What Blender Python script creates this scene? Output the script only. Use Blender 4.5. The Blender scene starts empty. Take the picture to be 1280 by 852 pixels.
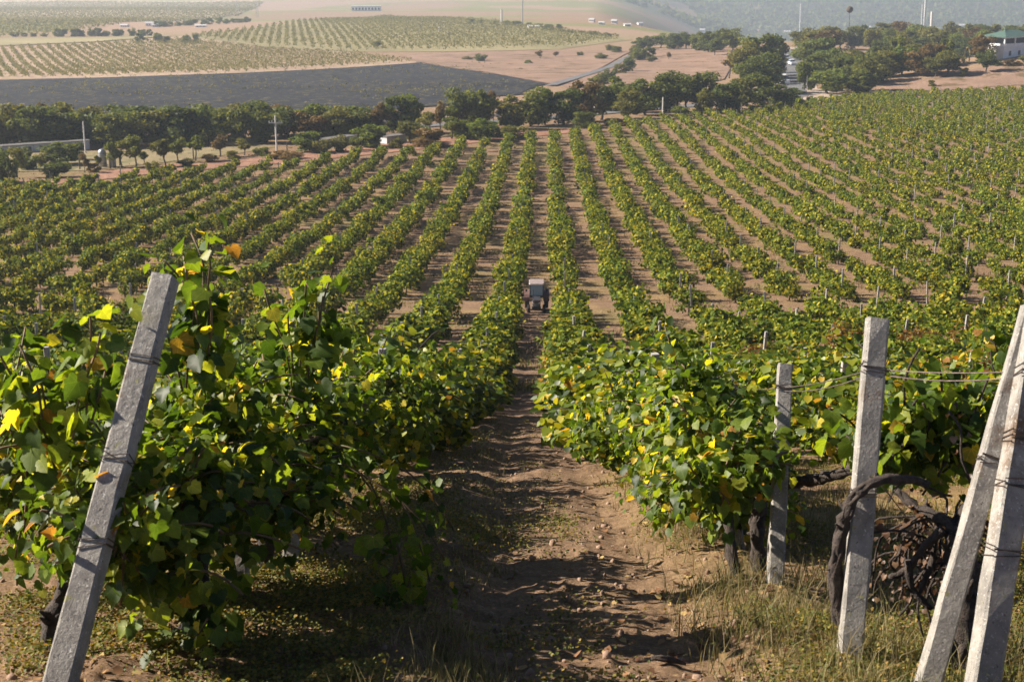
import bpy, math, random
import numpy as np
from mathutils import Vector, Matrix
from mathutils.geometry import delaunay_2d_cdt

scene = bpy.context.scene
COL = scene.collection
random.seed(7)
RNG = np.random.default_rng(7)
R = math.radians

# ---------------------------------------------------------------- camera, sky, sun, exposure
FPX, PW, PH = 1778.0, 1280.0, 852.0
PITCH = math.atan(506 / 1778.0)
YAW = math.atan(43 / 1849.0)
cam = bpy.data.cameras.new('camera')
cam.sensor_width = 36.0
cam.lens = 36.0 * FPX / PW
cam.clip_start, cam.clip_end = 0.1, 40000
cam.dof.use_dof = True
cam.dof.focus_distance = 11.0
cam.dof.aperture_fstop = 6.3
camo = bpy.data.objects.new('camera', cam)
COL.objects.link(camo)
camo.rotation_euler = (math.pi / 2 - PITCH, 0, YAW)
scene.camera = camo
CR = np.array(camo.rotation_euler.to_matrix())

SUN_EL, SUN_AHEAD = R(31.5), R(10)
SV = Vector((-math.cos(SUN_EL) * math.cos(SUN_AHEAD), math.cos(SUN_EL) * math.sin(SUN_AHEAD), math.sin(SUN_EL)))
world = bpy.data.worlds.new('World')
scene.world = world
world.use_nodes = True
wn = world.node_tree
bg = wn.nodes['Background']
sky = wn.nodes.new('ShaderNodeTexSky')
sky.sky_type = 'NISHITA'
sky.sun_disc = False
sky.sun_elevation = SUN_EL
sky.sun_rotation = math.atan2(SV.x, SV.y)
sky.dust_density = 0.5
sky.air_density = 0.55
sky.altitude = 1500
wn.links.new(sky.outputs[0], bg.inputs[0])
bg.inputs[1].default_value = 0.05
sl = bpy.data.lights.new('sun', 'SUN')
sl.energy = 5.0
sl.angle = R(0.5)
sl.color = (1.0, 0.895, 0.755)
so = bpy.data.objects.new('sun', sl)
COL.objects.link(so)
so.rotation_euler = SV.to_track_quat('Z', 'Y').to_euler()
scene.view_settings.view_transform = 'Standard'
scene.view_settings.look = 'None'
scene.view_settings.exposure = 1.46
scene.view_settings.gamma = 1.0
cy = scene.cycles
cy.use_denoising = True
cy.max_bounces = 6
cy.diffuse_bounces = 3
cy.glossy_bounces = 2
cy.transmission_bounces = 4
cy.volume_bounces = 0
cy.use_adaptive_sampling = True
cy.adaptive_threshold = 0.015
HAZE_DENSITY = 0.00026

# ---------------------------------------------------------------- terrain function
def _hash(ix, iy, s):
    h = (ix.astype(np.int64) * 374761393 + iy.astype(np.int64) * 668265263 + s * 1274126177) & 0x7fffffff
    h = ((h ^ (h >> 13)) * 1274126177) & 0x7fffffff
    return ((h ^ (h >> 16)) & 0xffff) / 65535.0

def vnoise(x, y, s=0):
    ix, iy = np.floor(x), np.floor(y)
    fx, fy = x - ix, y - iy
    fx = fx * fx * (3 - 2 * fx); fy = fy * fy * (3 - 2 * fy)
    a, b = _hash(ix, iy, s), _hash(ix + 1, iy, s)
    c, d = _hash(ix, iy + 1, s), _hash(ix + 1, iy + 1, s)
    return (a + (b - a) * fx) * (1 - fy) + (c + (d - c) * fx) * fy - 0.5

def fbm(x, y, s=0, o=4):
    v, a = 0, 1.0
    for i in range(o):
        v = v + a * vnoise(x * 2 ** i + 13.7 * i, y * 2 ** i - 7.1 * i, s + i)
        a *= 0.5
    return v

KY = np.array([-40, 0, 5.6, 7.3, 20, 39, 74, 100, 139, 171, 198, 240, 270, 330, 400, 450, 600, 800, 1200, 1800, 2400, 2900, 4200, 6500, 10000.])
KZ = -np.array([-6, 1.65, 3.12, 3.57, 7.3, 12.6, 18.8, 21.4, 24.3, 26, 27.1, 29.3, 30.9, 34, 37.4, 39.8, 43, 48, 60, 77, 90, 86, 50, -10, -60.])
def _pchip_slopes(x, y):
    h = np.diff(x); d = np.diff(y) / h
    m = np.zeros_like(y)
    for i in range(1, len(x) - 1):
        if d[i - 1] * d[i] > 0:
            w1, w2 = 2 * h[i] + h[i - 1], h[i] + 2 * h[i - 1]
            m[i] = (w1 + w2) / (w1 / d[i - 1] + w2 / d[i])
    m[0], m[-1] = d[0], d[-1]
    return m
KM = _pchip_slopes(KY, KZ)
def prof(y):
    y = np.clip(y, KY[0], KY[-1])
    i = np.clip(np.searchsorted(KY, y, side='right') - 1, 0, len(KY) - 2)
    h = KY[i + 1] - KY[i]; t = (y - KY[i]) / h
    return ((1 + 2 * t) * (1 - t) ** 2 * KZ[i] + t * (1 - t) ** 2 * h * KM[i]
            + t * t * (3 - 2 * t) * KZ[i + 1] + t * t * (t - 1) * h * KM[i + 1])
def sstep(a, b, x):
    t = np.clip((x - a) / (b - a), 0, 1)
    return t * t * (3 - 2 * t)

def H(x, y):
    x = np.asarray(x, float); y = np.asarray(y, float)
    z = prof(y)
    # knoll on the right with the pavilion
    z = z + 7.0 * np.exp(-((x - 128) / 42) ** 2 - ((y - 372) / 36) ** 2)
    z = z + 3.0 * np.exp(-((x - 75) / 40) ** 2 - ((y - 470) / 60) ** 2)
    # deep valley behind on the right, wooded hillside beyond
    ang = x / np.maximum(y, 1)
    dr = sstep(0.03, 0.17, ang) * sstep(560, 1500, y)
    z = z - 78 * dr * (1 - sstep(2300, 3900, y) * 0.9)
    # rolling far land
    far = sstep(300, 900, y)
    z = z + far * (7 * vnoise(x / 210, y / 260, 5) + 14 * vnoise(x / 600, y / 700, 6) * sstep(900, 2200, y))
    return z

def path_x(y):
    return -0.40 + 0.55 * np.exp(-(y - 5) / 13.0)

def micro(x, y):
    n = np.exp(-np.maximum(y, 0) / 55.0)
    k = np.round((x - 1.15) / 3.0)
    dx = x - 1.15 - 3 * k
    m = 0.09 * np.exp(-(dx / 0.45) ** 2)
    m = m + 0.06 * fbm(x * 2.3, y * 2.3, 11, 4) + 0.07 * np.maximum(fbm(x * 7, y * 7, 17, 3), 0) + 0.02 * np.abs(vnoise(x * 17, y * 17, 19))
    p = x - path_x(y)
    rut = np.exp(-((p + 0.30) / 0.16) ** 2) + 0.8 * np.exp(-((p - 0.62) / 0.18) ** 2)
    m = m - 0.07 * rut * (0.8 + vnoise(x * 0.5, y * 0.7, 3))
    clods = np.exp(-((p + 0.75) / 0.38) ** 2)
    m = m + clods * (0.10 * np.abs(np.sin(y * 7.0 + 2.2 * vnoise(x * 1.6, y * 0.9, 23))) ** 2 + 0.07 * np.maximum(fbm(x * 4, y * 5, 29, 2), 0))
    return m * n

def HF(x, y):
    return H(x, y) + micro(np.asarray(x, float), np.asarray(y, float))

TS = np.concatenate([np.linspace(1.5, 60, 1200), np.geomspace(60.1, 9500, 5000)])
def ray(px, py):
    d = CR @ np.array([(px - PW / 2), -(py - PH / 2), -FPX]) / FPX
    return d
def P(px, py):
    """point of the terrain seen at photo pixel; returns (x, y, z, depth)"""
    d = ray(px, py)
    x, y, z = d[0] * TS, d[1] * TS, d[2] * TS
    f = z - H(x, y)
    i = np.argmax(f < 0)
    if f[i] >= 0: i = len(TS) - 1
    if i == 0: i = 1
    a = f[i - 1] / (f[i - 1] - f[i] + 1e-9)
    t = TS[i - 1] + a * (TS[i] - TS[i - 1])
    return float(d[0] * t), float(d[1] * t), float(d[2] * t), float(t)
def PD(px, py, t):
    d = ray(px, py)
    return np.array([d[0] * t, d[1] * t, d[2] * t])
CRI = CR.T
def project(p):
    c = CRI @ np.asarray(p, float)
    return PW / 2 + FPX * c[0] / -c[2], PH / 2 - FPX * c[1] / -c[2], -c[2]

# ---------------------------------------------------------------- object helpers
def tag(o, label=None, cat=None, group=None, kind=None):
    if label: o['label'] = label
    if cat: o['category'] = cat
    if group: o['group'] = group
    if kind: o['kind'] = kind
    return o
def empty(name, loc, rz=0, label=None, cat=None, group=None):
    o = bpy.data.objects.new(name, None)
    o.empty_display_size = 0.2
    COL.objects.link(o)
    o.location = loc; o.rotation_euler = (0, 0, rz)
    return tag(o, label, cat, group)
def link_mesh(name, me, parent=None):
    o = bpy.data.objects.new(name, me)
    COL.objects.link(o)
    if parent: o.parent = parent
    return o
def fast_mesh(name, V, F, mat, smooth=False):
    """V (n,3), F list of (m,k) index arrays"""
    me = bpy.data.meshes.new(name)
    V = np.asarray(V, np.float32)
    me.vertices.add(len(V)); me.vertices.foreach_set('co', V.ravel())
    if isinstance(F, np.ndarray): F = [F]
    F = [f for f in F if len(f)]
    nl = sum(f.size for f in F); npoly = sum(len(f) for f in F)
    me.loops.add(nl); me.polygons.add(npoly)
    me.loops.foreach_set('vertex_index', np.concatenate([f.ravel() for f in F]).astype(np.int32))
    tot = np.concatenate([np.full(len(f), f.shape[1]) for f in F]).astype(np.int32)
    st = np.concatenate([[0], np.cumsum(tot)[:-1]]).astype(np.int32)
    me.polygons.foreach_set('loop_start', st)
    try: me.polygons.foreach_set('loop_total', tot)
    except Exception: pass
    if smooth: me.polygons.foreach_set('use_smooth', np.ones(npoly, bool))
    me.update(calc_edges=True); me.validate()
    if mat is M.get('leaf_hero') and len(V) % len(GRAPE_V) == 0:
        at = me.attributes.new('leaf_pos', 'FLOAT_VECTOR', 'POINT')
        q = np.zeros((len(V), 3), np.float32); q[:, :2] = np.tile(GRAPE_V, (len(V) // len(GRAPE_V), 1))
        at.data.foreach_set('vector', q.ravel())
    if mat:
        for m in (mat if isinstance(mat, list) else [mat]): me.materials.append(m)
    return me

M = {}
class MB:
    """collects boxes, tubes and polygons into one mesh"""
    def __init__(s): s.v, s.f = [], []
    def add(s, vs, fs):
        b = len(s.v)
        s.v += [tuple(map(float, v)) for v in vs]
        s.f += [tuple(b + i for i in f) for f in fs]
        return s
    def box(s, c, d, rot=None, taper=1.0, ch=0.0):
        hx, hy, hz = d[0] / 2, d[1] / 2, d[2] / 2
        vs = []
        if ch > 0:
            for z, k in ((-hz, 1), (hz, taper)):
                a, b = hx * k, hy * k
                vs += [(-a + ch, -b, z), (a - ch, -b, z), (a, -b + ch, z), (a, b - ch, z), (a - ch, b, z), (-a + ch, b, z), (-a, b - ch, z), (-a, -b + ch, z)]
            n = 8
        else:
            for z, k in ((-hz, 1), (hz, taper)):
                a, b = hx * k, hy * k
                vs += [(-a, -b, z), (a, -b, z), (a, b, z), (-a, b, z)]
            n = 4
        if rot is not None: vs = [tuple(rot @ Vector(v)) for v in vs]
        vs = [(v[0] + c[0], v[1] + c[1], v[2] + c[2]) for v in vs]
        fs = [tuple(range(n - 1, -1, -1)), tuple(range(n, 2 * n))] + [(i, (i + 1) % n, n + (i + 1) % n, n + i) for i in range(n)]
        return s.add(vs, fs)
    def tube(s, pts, rad, n=6, jit=0.0, rng=None):
        pts = [Vector(p) for p in pts]
        if not hasattr(rad, '__len__'): rad = [rad] * len(pts)
        vs, fs = [], []
        up = Vector((0.31, 0.17, 0.93))
        for i, p in enumerate(pts):
            t = (pts[min(i + 1, len(pts) - 1)] - pts[max(i - 1, 0)])
            t = t.normalized() if t.length > 1e-9 else Vector((0, 0, 1))
            a = t.cross(up if abs(t.dot(up)) < 0.95 else Vector((1, 0, 0))).normalized(); b = t.cross(a)
            for j in range(n):
                an = 2 * math.pi * j / n
                r = rad[i] * (1 + (rng.uniform(-jit, jit) if rng else 0))
                vs.append(p + (a * math.cos(an) + b * math.sin(an)) * r)
        for i in range(len(pts) - 1):
            for j in range(n):
                k = (j + 1) % n
                fs.append((i * n + j, i * n + k, (i + 1) * n + k, (i + 1) * n + j))
        fs.append(tuple(range(n - 1, -1, -1))); fs.append(tuple((len(pts) - 1) * n + j for j in range(n)))
        return s.add(vs, fs)
    def build(s, name, mat, parent=None, smooth=False):
        me = bpy.data.meshes.new(name)
        me.from_pydata(s.v, [], s.f)
        if smooth:
            for p in me.polygons: p.use_smooth = True
        me.update()
        for m in (mat if isinstance(mat, list) else [mat]): me.materials.append(m)
        return link_mesh(name, me, parent)
def copy_tree(o, parent=None):
    c = o.copy(); COL.objects.link(c)
    if parent: c.parent = parent
    for ch in [k for k in o.children]:
        copy_tree(ch, c)
    return c

# ---------------------------------------------------------------- materials
def newmat(name):
    m = bpy.data.materials.new(name); m.use_nodes = True
    nt = m.node_tree
    for n in list(nt.nodes): nt.nodes.remove(n)
    out = nt.nodes.new('ShaderNodeOutputMaterial')
    return m, nt, out
def N(nt, t, **kw):
    n = nt.nodes.new(t)
    for k, v in kw.items(): setattr(n, k, v)
    return n
def ramp(nt, fac, stops):
    r = N(nt, 'ShaderNodeValToRGB')
    cr = r.color_ramp
    while len(cr.elements) < len(stops): cr.elements.new(0.5)
    for e, (p, c) in zip(cr.elements, stops): e.position = p; e.color = (*c, 1)
    nt.links.new(fac, r.inputs[0])
    return r.outputs[0]
def noise(nt, scale, detail=4, coord=None, rough=0.6):
    n = N(nt, 'ShaderNodeTexNoise')
    n.inputs['Scale'].default_value = scale; n.inputs['Detail'].default_value = detail; n.inputs['Roughness'].default_value = rough
    if coord is not None: nt.links.new(coord, n.inputs['Vector'])
    return n.outputs['Fac']
def mixc(nt, fac, a, b, mode='MIX'):
    m = N(nt, 'ShaderNodeMix', data_type='RGBA', blend_type=mode)
    if isinstance(fac, (int, float)): m.inputs[0].default_value = fac
    else: nt.links.new(fac, m.inputs[0])
    for s, v in ((6, a), (7, b)):
        if isinstance(v, tuple): m.inputs[s].default_value = (*v, 1)
        else: nt.links.new(v, m.inputs[s])
    return m.outputs[2]
def objcoord(nt): return N(nt, 'ShaderNodeTexCoord').outputs['Object']
def geopos(nt): return N(nt, 'ShaderNodeNewGeometry').outputs['Position']
def surf(name, c1, c2, scale=6, rough=0.8, bump=0.3, metal=0.0, detail=5, c3=None, scale3=40, world=False, bdist=0.02):
    m, nt, out = newmat(name)
    co = geopos(nt) if world else objcoord(nt)
    f = noise(nt, scale, detail, co)
    col = ramp(nt, f, [(0.32, c1), (0.68, c2)])
    if c3:
        f3 = noise(nt, scale3, 3, co)
        r = N(nt, 'ShaderNodeMapRange'); r.inputs[1].default_value = 0.58; r.inputs[2].default_value = 0.66
        nt.links.new(f3, r.inputs[0])
        col = mixc(nt, r.outputs[0], col, c3)
    b = N(nt, 'ShaderNodeBsdfPrincipled')
    nt.links.new(col, b.inputs['Base Color'])
    b.inputs['Roughness'].default_value = rough; b.inputs['Metallic'].default_value = metal
    if bump:
        bp = N(nt, 'ShaderNodeBump'); bp.inputs['Strength'].default_value = bump; bp.inputs['Distance'].default_value = bdist
        nt.links.new(noise(nt, scale * 4, 6, co), bp.inputs['Height'])
        nt.links.new(bp.outputs[0], b.inputs['Normal'])
    nt.links.new(b.outputs[0], out.inputs[0])
    return m
def leafmat(name, stops, trans=0.4, tcol=None, rough=0.45, spec=0.35, tint_scale=0.35, tint=None, objrand=0.0, tgain=1.9, vary=0):
    """leaf: colour by leaf (island) with a slow tint over the ground"""
    m, nt, out = newmat(name)
    g = N(nt, 'ShaderNodeNewGeometry')
    fac = g.outputs['Random Per Island']
    if objrand > 0:
        oi = N(nt, 'ShaderNodeObjectInfo')
        mx = N(nt, 'ShaderNodeMix', data_type='FLOAT'); mx.inputs[0].default_value = objrand
        nt.links.new(fac, mx.inputs[2]); nt.links.new(oi.outputs['Random'], mx.inputs[3])
        fac = mx.outputs[0]
    col = ramp(nt, fac, stops)
    if tint:
        nz = noise(nt, tint_scale, 2, g.outputs['Position'])
        r = N(nt, 'ShaderNodeMapRange'); r.inputs[1].default_value = 0.42; r.inputs[2].default_value = 0.72
        nt.links.new(nz, r.inputs[0])
        col = mixc(nt, r.outputs[0], col, mixc(nt, 1.0, col, tint, 'MULTIPLY'))
    if vary:
        nz = noise(nt, vary, 4, g.outputs['Position'], 0.7)
        col = mixc(nt, 1.0, col, ramp(nt, nz, [(0.3, (0.70, 0.74, 0.72)), (0.7, (1.30, 1.22, 1.1))]), 'MULTIPLY')
    if vary:
        la = N(nt, 'ShaderNodeAttribute'); la.attribute_name = 'leaf_pos'
        sx = N(nt, 'ShaderNodeSeparateXYZ'); nt.links.new(la.outputs['Vector'], sx.inputs[0])
        def mth(op, a, b=None):
            q = N(nt, 'ShaderNodeMath', operation=op)
            for k_, v_ in enumerate((a, b)):
                if v_ is None: continue
                if isinstance(v_, (int, float)): q.inputs[k_].default_value = v_
                else: nt.links.new(v_, q.inputs[k_])
            return q.outputs[0]
        ang = mth('ARCTAN2', sx.outputs[0], mth('ADD', sx.outputs[1], 0.02))
        rr = mth('SQRT', mth('ADD', mth('MULTIPLY', sx.outputs[0], sx.outputs[0]), mth('MULTIPLY', sx.outputs[1], sx.outputs[1])))
        wv = mth('MULTIPLY', mth('ABSOLUTE', mth('SINE', mth('MULTIPLY', ang, 4.4))), rr)
        vr = N(nt, 'ShaderNodeMapRange'); vr.inputs[1].default_value = 0.02; vr.inputs[2].default_value = 0.09; vr.inputs[3].default_value = 0.75; vr.inputs[4].default_value = 0.0
        nt.links.new(wv, vr.inputs[0])
        col = mixc(nt, vr.outputs[0], col, mixc(nt, 1.0, col, (1.7, 1.6, 1.7), 'MULTIPLY'))
        cy_ = mth('SUBTRACT', sx.outputs[1], 0.33)
        er = mth('SQRT', mth('ADD', mth('MULTIPLY', sx.outputs[0], sx.outputs[0]), mth('MULTIPLY', cy_, cy_)))
        en = mth('ADD', er, mth('MULTIPLY', mth('SUBTRACT', noise(nt, 22, 3, g.outputs['Position']), 0.5), 0.9))
        em = N(nt, 'ShaderNodeMapRange'); em.inputs[1].default_value = 0.66; em.inputs[2].default_value = 0.78
        nt.links.new(en, em.inputs[0])
        col = mixc(nt, mth('MULTIPLY', em.outputs[0], 0.75), col, (0.16, 0.10, 0.03))
    p = N(nt, 'ShaderNodeBsdfPrincipled')
    nt.links.new(col, p.inputs['Base Color'])
    p.inputs['Roughness'].default_value = rough
    p.inputs['Specular IOR Level'].default_value = spec
    t = N(nt, 'ShaderNodeBsdfTranslucent')
    tc = mixc(nt, 1.0, col, tcol or (tgain, tgain * 0.9, tgain * 0.35), 'MULTIPLY')
    nt.links.new(tc, t.inputs[0])
    ms = N(nt, 'ShaderNodeMixShader'); ms.inputs[0].default_value = trans
    nt.links.new(p.outputs[0], ms.inputs[1]); nt.links.new(t.outputs[0], ms.inputs[2])
    nt.links.new(ms.outputs[0], out.inputs[0])
    return m

VSTOP = [(0.0, (0.015, 0.032, 0.005)), (0.42, (0.058, 0.102, 0.011)), (0.75, (0.155, 0.20, 0.019)), (0.93, (0.29, 0.285, 0.026)), (0.98, (0.40, 0.31, 0.03)), (0.997, (0.26, 0.13, 0.03))]
FSTOP = [(0.0, (0.014, 0.030, 0.005)), (0.42, (0.058, 0.100, 0.010)), (0.75, (0.165, 0.205, 0.019)), (1.0, (0.35, 0.32, 0.036))]
HSTOP = [(0.0, (0.016, 0.036, 0.006)), (0.45, (0.052, 0.092, 0.010)), (0.78, (0.115, 0.165, 0.017)), (0.93, (0.21, 0.23, 0.022)), (0.975, (0.42, 0.34, 0.03)), (0.998, (0.24, 0.12, 0.035))]
YSTOP = [(0.0, (0.05, 0.10, 0.012)), (0.4, (0.11, 0.16, 0.016)), (0.65, (0.20, 0.21, 0.02)), (0.88, (0.42, 0.33, 0.03)), (0.98, (0.36, 0.16, 0.03))]
M['leaf_hero'] = leafmat('grape_leaf_near', HSTOP, 0.45, rough=0.5, spec=0.3, tgain=2.7, vary=34)
M['leaf'] = leafmat('grape_leaf', VSTOP, 0.34, tint=(1.35, 1.12, 0.8), tint_scale=0.25, tgain=2.2)
M['leaf_far'] = leafmat('far_grape_leaf', FSTOP, 0.27, tint=(1.35, 1.08, 0.9), tint_scale=0.12, rough=0.7, spec=0.1, tgain=2.0)
M['leaf_haze'] = leafmat('haze_paled_leaf', [(0, (0.10, 0.11, 0.045)), (1, (0.20, 0.18, 0.08))], 0.27, rough=0.8, spec=0.05, tgain=1.6)  # greyed, lightened olive: part of the distance haze is put into this colour
M['leaf_rust'] = leafmat('rusty_grape_leaf', [(0, (0.07, 0.04, 0.012)), (0.4, (0.16, 0.08, 0.02)), (0.7, (0.24, 0.12, 0.025)), (1.0, (0.12, 0.14, 0.016))], 0.35, tgain=1.7)
M['leaf_yellow'] = leafmat('grape_leaf_yellowing', YSTOP, 0.45, tgain=2.0)
M['dead_leaf'] = leafmat('dry_grape_leaf', [(0, (0.05, 0.03, 0.02)), (0.6, (0.11, 0.06, 0.035)), (1, (0.22, 0.14, 0.08))], 0.25, tcol=(1.2, 1.0, 0.8))
M['tree_green'] = leafmat('tree_leaf_green', [(0, (0.034, 0.055, 0.012)), (0.5, (0.072, 0.098, 0.017)), (1, (0.16, 0.165, 0.028))], 0.38, rough=0.6, spec=0.2, objrand=0.35, tgain=2.0)
M['tree_olive'] = leafmat('tree_leaf_olive', [(0, (0.06, 0.07, 0.016)), (0.5, (0.11, 0.115, 0.022)), (1, (0.19, 0.17, 0.035))], 0.38, rough=0.6, spec=0.2, objrand=0.35, tgain=2.0)
M['tree_autumn'] = leafmat('tree_leaf_autumn', [(0, (0.07, 0.048, 0.018)), (0.5, (0.13, 0.085, 0.026)), (1, (0.22, 0.14, 0.035))], 0.3, rough=0.6, spec=0.2, objrand=0.4, tgain=1.4)
M['tree_bright'] = leafmat('tree_leaf_bright', [(0, (0.05, 0.085, 0.014)), (0.5, (0.10, 0.14, 0.02)), (1, (0.19, 0.20, 0.03))], 0.35, rough=0.6, spec=0.2, objrand=0.3, tgain=1.8)
M['bark'] = surf('vine_bark', (0.018, 0.013, 0.011), (0.065, 0.048, 0.039), 30, 0.9, 1.0, bdist=0.01)
M['tree_bark'] = surf('tree_bark', (0.04, 0.03, 0.022), (0.10, 0.08, 0.06), 4, 0.9, 0.5)
def concrete():
    m, nt, out = newmat('old_concrete')
    co = geopos(nt)
    c = ramp(nt, noise(nt, 9, 8, co, 0.7), [(0.3, (0.15, 0.14, 0.13)), (0.5, (0.24, 0.225, 0.205)), (0.7, (0.33, 0.31, 0.28))])
    def mask(scale, lo, hi, det=4):
        q = N(nt, 'ShaderNodeMapRange'); q.inputs[1].default_value = lo; q.inputs[2].default_value = hi
        nt.links.new(noise(nt, scale, det, co, 0.7), q.inputs[0]); return q.outputs[0]
    c = mixc(nt, mask(3.5, 0.56, 0.68, 6), c, (0.13, 0.085, 0.055))
    c = mixc(nt, mask(70, 0.60, 0.66), c, (0.50, 0.48, 0.45))
    c = mixc(nt, mask(45, 0.62, 0.68), c, (0.07, 0.065, 0.06))
    c = mixc(nt, mask(16, 0.64, 0.70), c, (0.26, 0.25, 0.12))
    b = N(nt, 'ShaderNodeBsdfPrincipled'); nt.links.new(c, b.inputs['Base Color']); b.inputs['Roughness'].default_value = 0.92
    bp = N(nt, 'ShaderNodeBump'); bp.inputs['Strength'].default_value = 0.9; bp.inputs['Distance'].default_value = 0.008
    nt.links.new(noise(nt, 55, 6, co, 0.7), bp.inputs['Height']); nt.links.new(bp.outputs[0], b.inputs['Normal'])
    nt.links.new(b.outputs[0], out.inputs[0]); return m
M['concrete'] = concrete()
M['concrete_far'] = surf('grey_concrete', (0.22, 0.21, 0.20), (0.36, 0.34, 0.32), 5, 0.9, 0.2)
M['wire'] = surf('rusty_wire', (0.07, 0.05, 0.045), (0.22, 0.17, 0.14), 30, 0.6, 0.0, metal=0.6)
M['wire_tie'] = surf('dark_wire_tie', (0.02, 0.015, 0.013), (0.06, 0.04, 0.03), 30, 0.7, 0.0)
M['rust'] = surf('rust_stain_wire', (0.02, 0.015, 0.013), (0.06, 0.04, 0.03), 30, 0.7, 0.0)
M['dry_blade'] = leafmat('dry_grass_blade', [(0, (0.13, 0.105, 0.05)), (0.4, (0.22, 0.18, 0.09)), (0.7, (0.30, 0.25, 0.14)), (0.86, (0.09, 0.11, 0.035)), (1.0, (0.07, 0.09, 0.03))], 0.35, rough=0.7, spec=0.1, tcol=(1.2, 1.15, 0.8))
M['weed'] = leafmat('weed_leaf', [(0, (0.055, 0.085, 0.018)), (0.45, (0.13, 0.14, 0.03)), (0.8, (0.24, 0.20, 0.04)), (0.96, (0.28, 0.17, 0.05))], 0.35, rough=0.6, spec=0.2, tcol=(1.5, 1.25, 0.6))
M['litter'] = leafmat('fallen_leaf', [(0, (0.10, 0.05, 0.03)), (0.5, (0.22, 0.12, 0.06)), (1, (0.38, 0.28, 0.12))], 0.1, rough=0.8, spec=0.1, tcol=(1, 1, 1))
M['white_paint'] = surf('weathered_white_paint', (0.40, 0.41, 0.43), (0.56, 0.56, 0.56), 1.5, 0.7, 0.1)
M['white_wall'] = surf('white_plaster', (0.66, 0.64, 0.62), (0.80, 0.78, 0.76), 1.0, 0.8, 0.1)
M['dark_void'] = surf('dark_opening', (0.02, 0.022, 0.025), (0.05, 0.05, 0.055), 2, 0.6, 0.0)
M['green_roof'] = surf('green_sheet_roof', (0.055, 0.105, 0.085), (0.085, 0.15, 0.12), 2, 0.6, 0.1)
M['grey_metal'] = surf('dull_grey_metal', (0.25, 0.26, 0.27), (0.42, 0.43, 0.44), 3, 0.45, 0.1, metal=0.5)
M['pale_pole'] = surf('pale_concrete_pole', (0.5, 0.49, 0.46), (0.66, 0.64, 0.61), 3, 0.8, 0.1)
M['dark_wood'] = surf('dark_wood', (0.04, 0.03, 0.025), (0.09, 0.07, 0.05), 5, 0.9, 0.2)
M['red_roof'] = surf('faded_roof', (0.30, 0.18, 0.14), (0.42, 0.27, 0.22), 2, 0.8, 0.1)
M['grey_roof'] = surf('grey_roof', (0.34, 0.34, 0.35), (0.5, 0.5, 0.5), 2, 0.8, 0.1)
M['dark_roof'] = surf('dark_felt_roof', (0.07, 0.065, 0.065), (0.13, 0.12, 0.115), 2, 0.9, 0.1)
M['rubber'] = surf('black_rubber', (0.012, 0.012, 0.012), (0.03, 0.028, 0.026), 8, 0.85, 0.2)
M['tractor_body'] = surf('dark_tractor_paint', (0.02, 0.022, 0.03), (0.04, 0.04, 0.05), 5, 0.5, 0.1)
M['tractor_red'] = surf('dusty_red_paint', (0.10, 0.05, 0.042), (0.17, 0.09, 0.075), 6, 0.6, 0.1)
M['tractor_roof'] = surf('dusty_pink_roof', (0.22, 0.17, 0.155), (0.30, 0.24, 0.22), 6, 0.6, 0.1)
M['yellow_paint'] = surf('yellow_paint', (0.36, 0.26, 0.06), (0.45, 0.34, 0.09), 3, 0.6, 0.05)
M['lamp_glass'] = surf('pale_lamp_glass', (0.6, 0.6, 0.6), (0.75, 0.75, 0.75), 3, 0.2, 0.0)
M['car_white'] = surf('white_car_paint', (0.70, 0.70, 0.70), (0.78, 0.78, 0.78), 3, 0.25, 0.0)
M['car_grey'] = surf('silver_car_paint', (0.40, 0.41, 0.43), (0.48, 0.49, 0.5), 3, 0.3, 0.0)
M['car_blue'] = surf('dark_van_paint', (0.10, 0.13, 0.17), (0.15, 0.18, 0.22), 3, 0.3, 0.0)
def glassmat(name, col, rough=0.08):
    m, nt, out = newmat(name)
    p = N(nt, 'ShaderNodeBsdfPrincipled'); p.inputs['Base Color'].default_value = (*col, 1)
    p.inputs['Roughness'].default_value = rough; p.inputs['Specular IOR Level'].default_value = 0.9
    nt.links.new(p.outputs[0], out.inputs[0]); return m
M['glass'] = glassmat('window_glass', (0.05, 0.07, 0.09))
M['cab_glass_sky_tint'] = glassmat('cab_glass_sky_tint', (0.30, 0.40, 0.46), 0.25)  # pale blue base colour stands in for sky reflected in the panes

# ---------------------------------------------------------------- ground sheet
def ground_material():
    m, nt, out = newmat('vineyard_soil')
    pos = geopos(nt)
    at = N(nt, 'ShaderNodeAttribute'); at.attribute_name = 'soil'
    f1 = noise(nt, 0.9, 6, pos, 0.65); f2 = noise(nt, 9, 6, pos, 0.7); f3 = noise(nt, 60, 3, pos)
    v1 = ramp(nt, f1, [(0.3, (0.80, 0.78, 0.74)), (0.7, (1.2, 1.18, 1.14))])
    v2 = ramp(nt, f2, [(0.3, (0.62, 0.60, 0.58)), (0.7, (1.25, 1.25, 1.22))])
    v3 = ramp(nt, f3, [(0.35, (0.7, 0.7, 0.7)), (0.65, (1.2, 1.2, 1.2))])
    c = mixc(nt, 1.0, at.outputs['Color'], v1, 'MULTIPLY'); c = mixc(nt, 1.0, c, v2, 'MULTIPLY'); c = mixc(nt, 1.0, c, v3, 'MULTIPLY')
    b = N(nt, 'ShaderNodeBsdfPrincipled'); nt.links.new(c, b.inputs['Base Color'])
    b.inputs['Roughness'].default_value = 0.95; b.inputs['Specular IOR Level'].default_value = 0.1
    bp = N(nt, 'ShaderNodeBump'); bp.inputs['Strength'].default_value = 0.7; bp.inputs['Distance'].default_value = 0.05
    nt.links.new(noise(nt, 14, 8, pos, 0.75), bp.inputs['Height']); nt.links.new(bp.outputs[0], b.inputs['Normal'])
    nt.links.new(b.outputs[0], out.inputs[0])
    return m
M['soil'] = ground_material()

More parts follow.
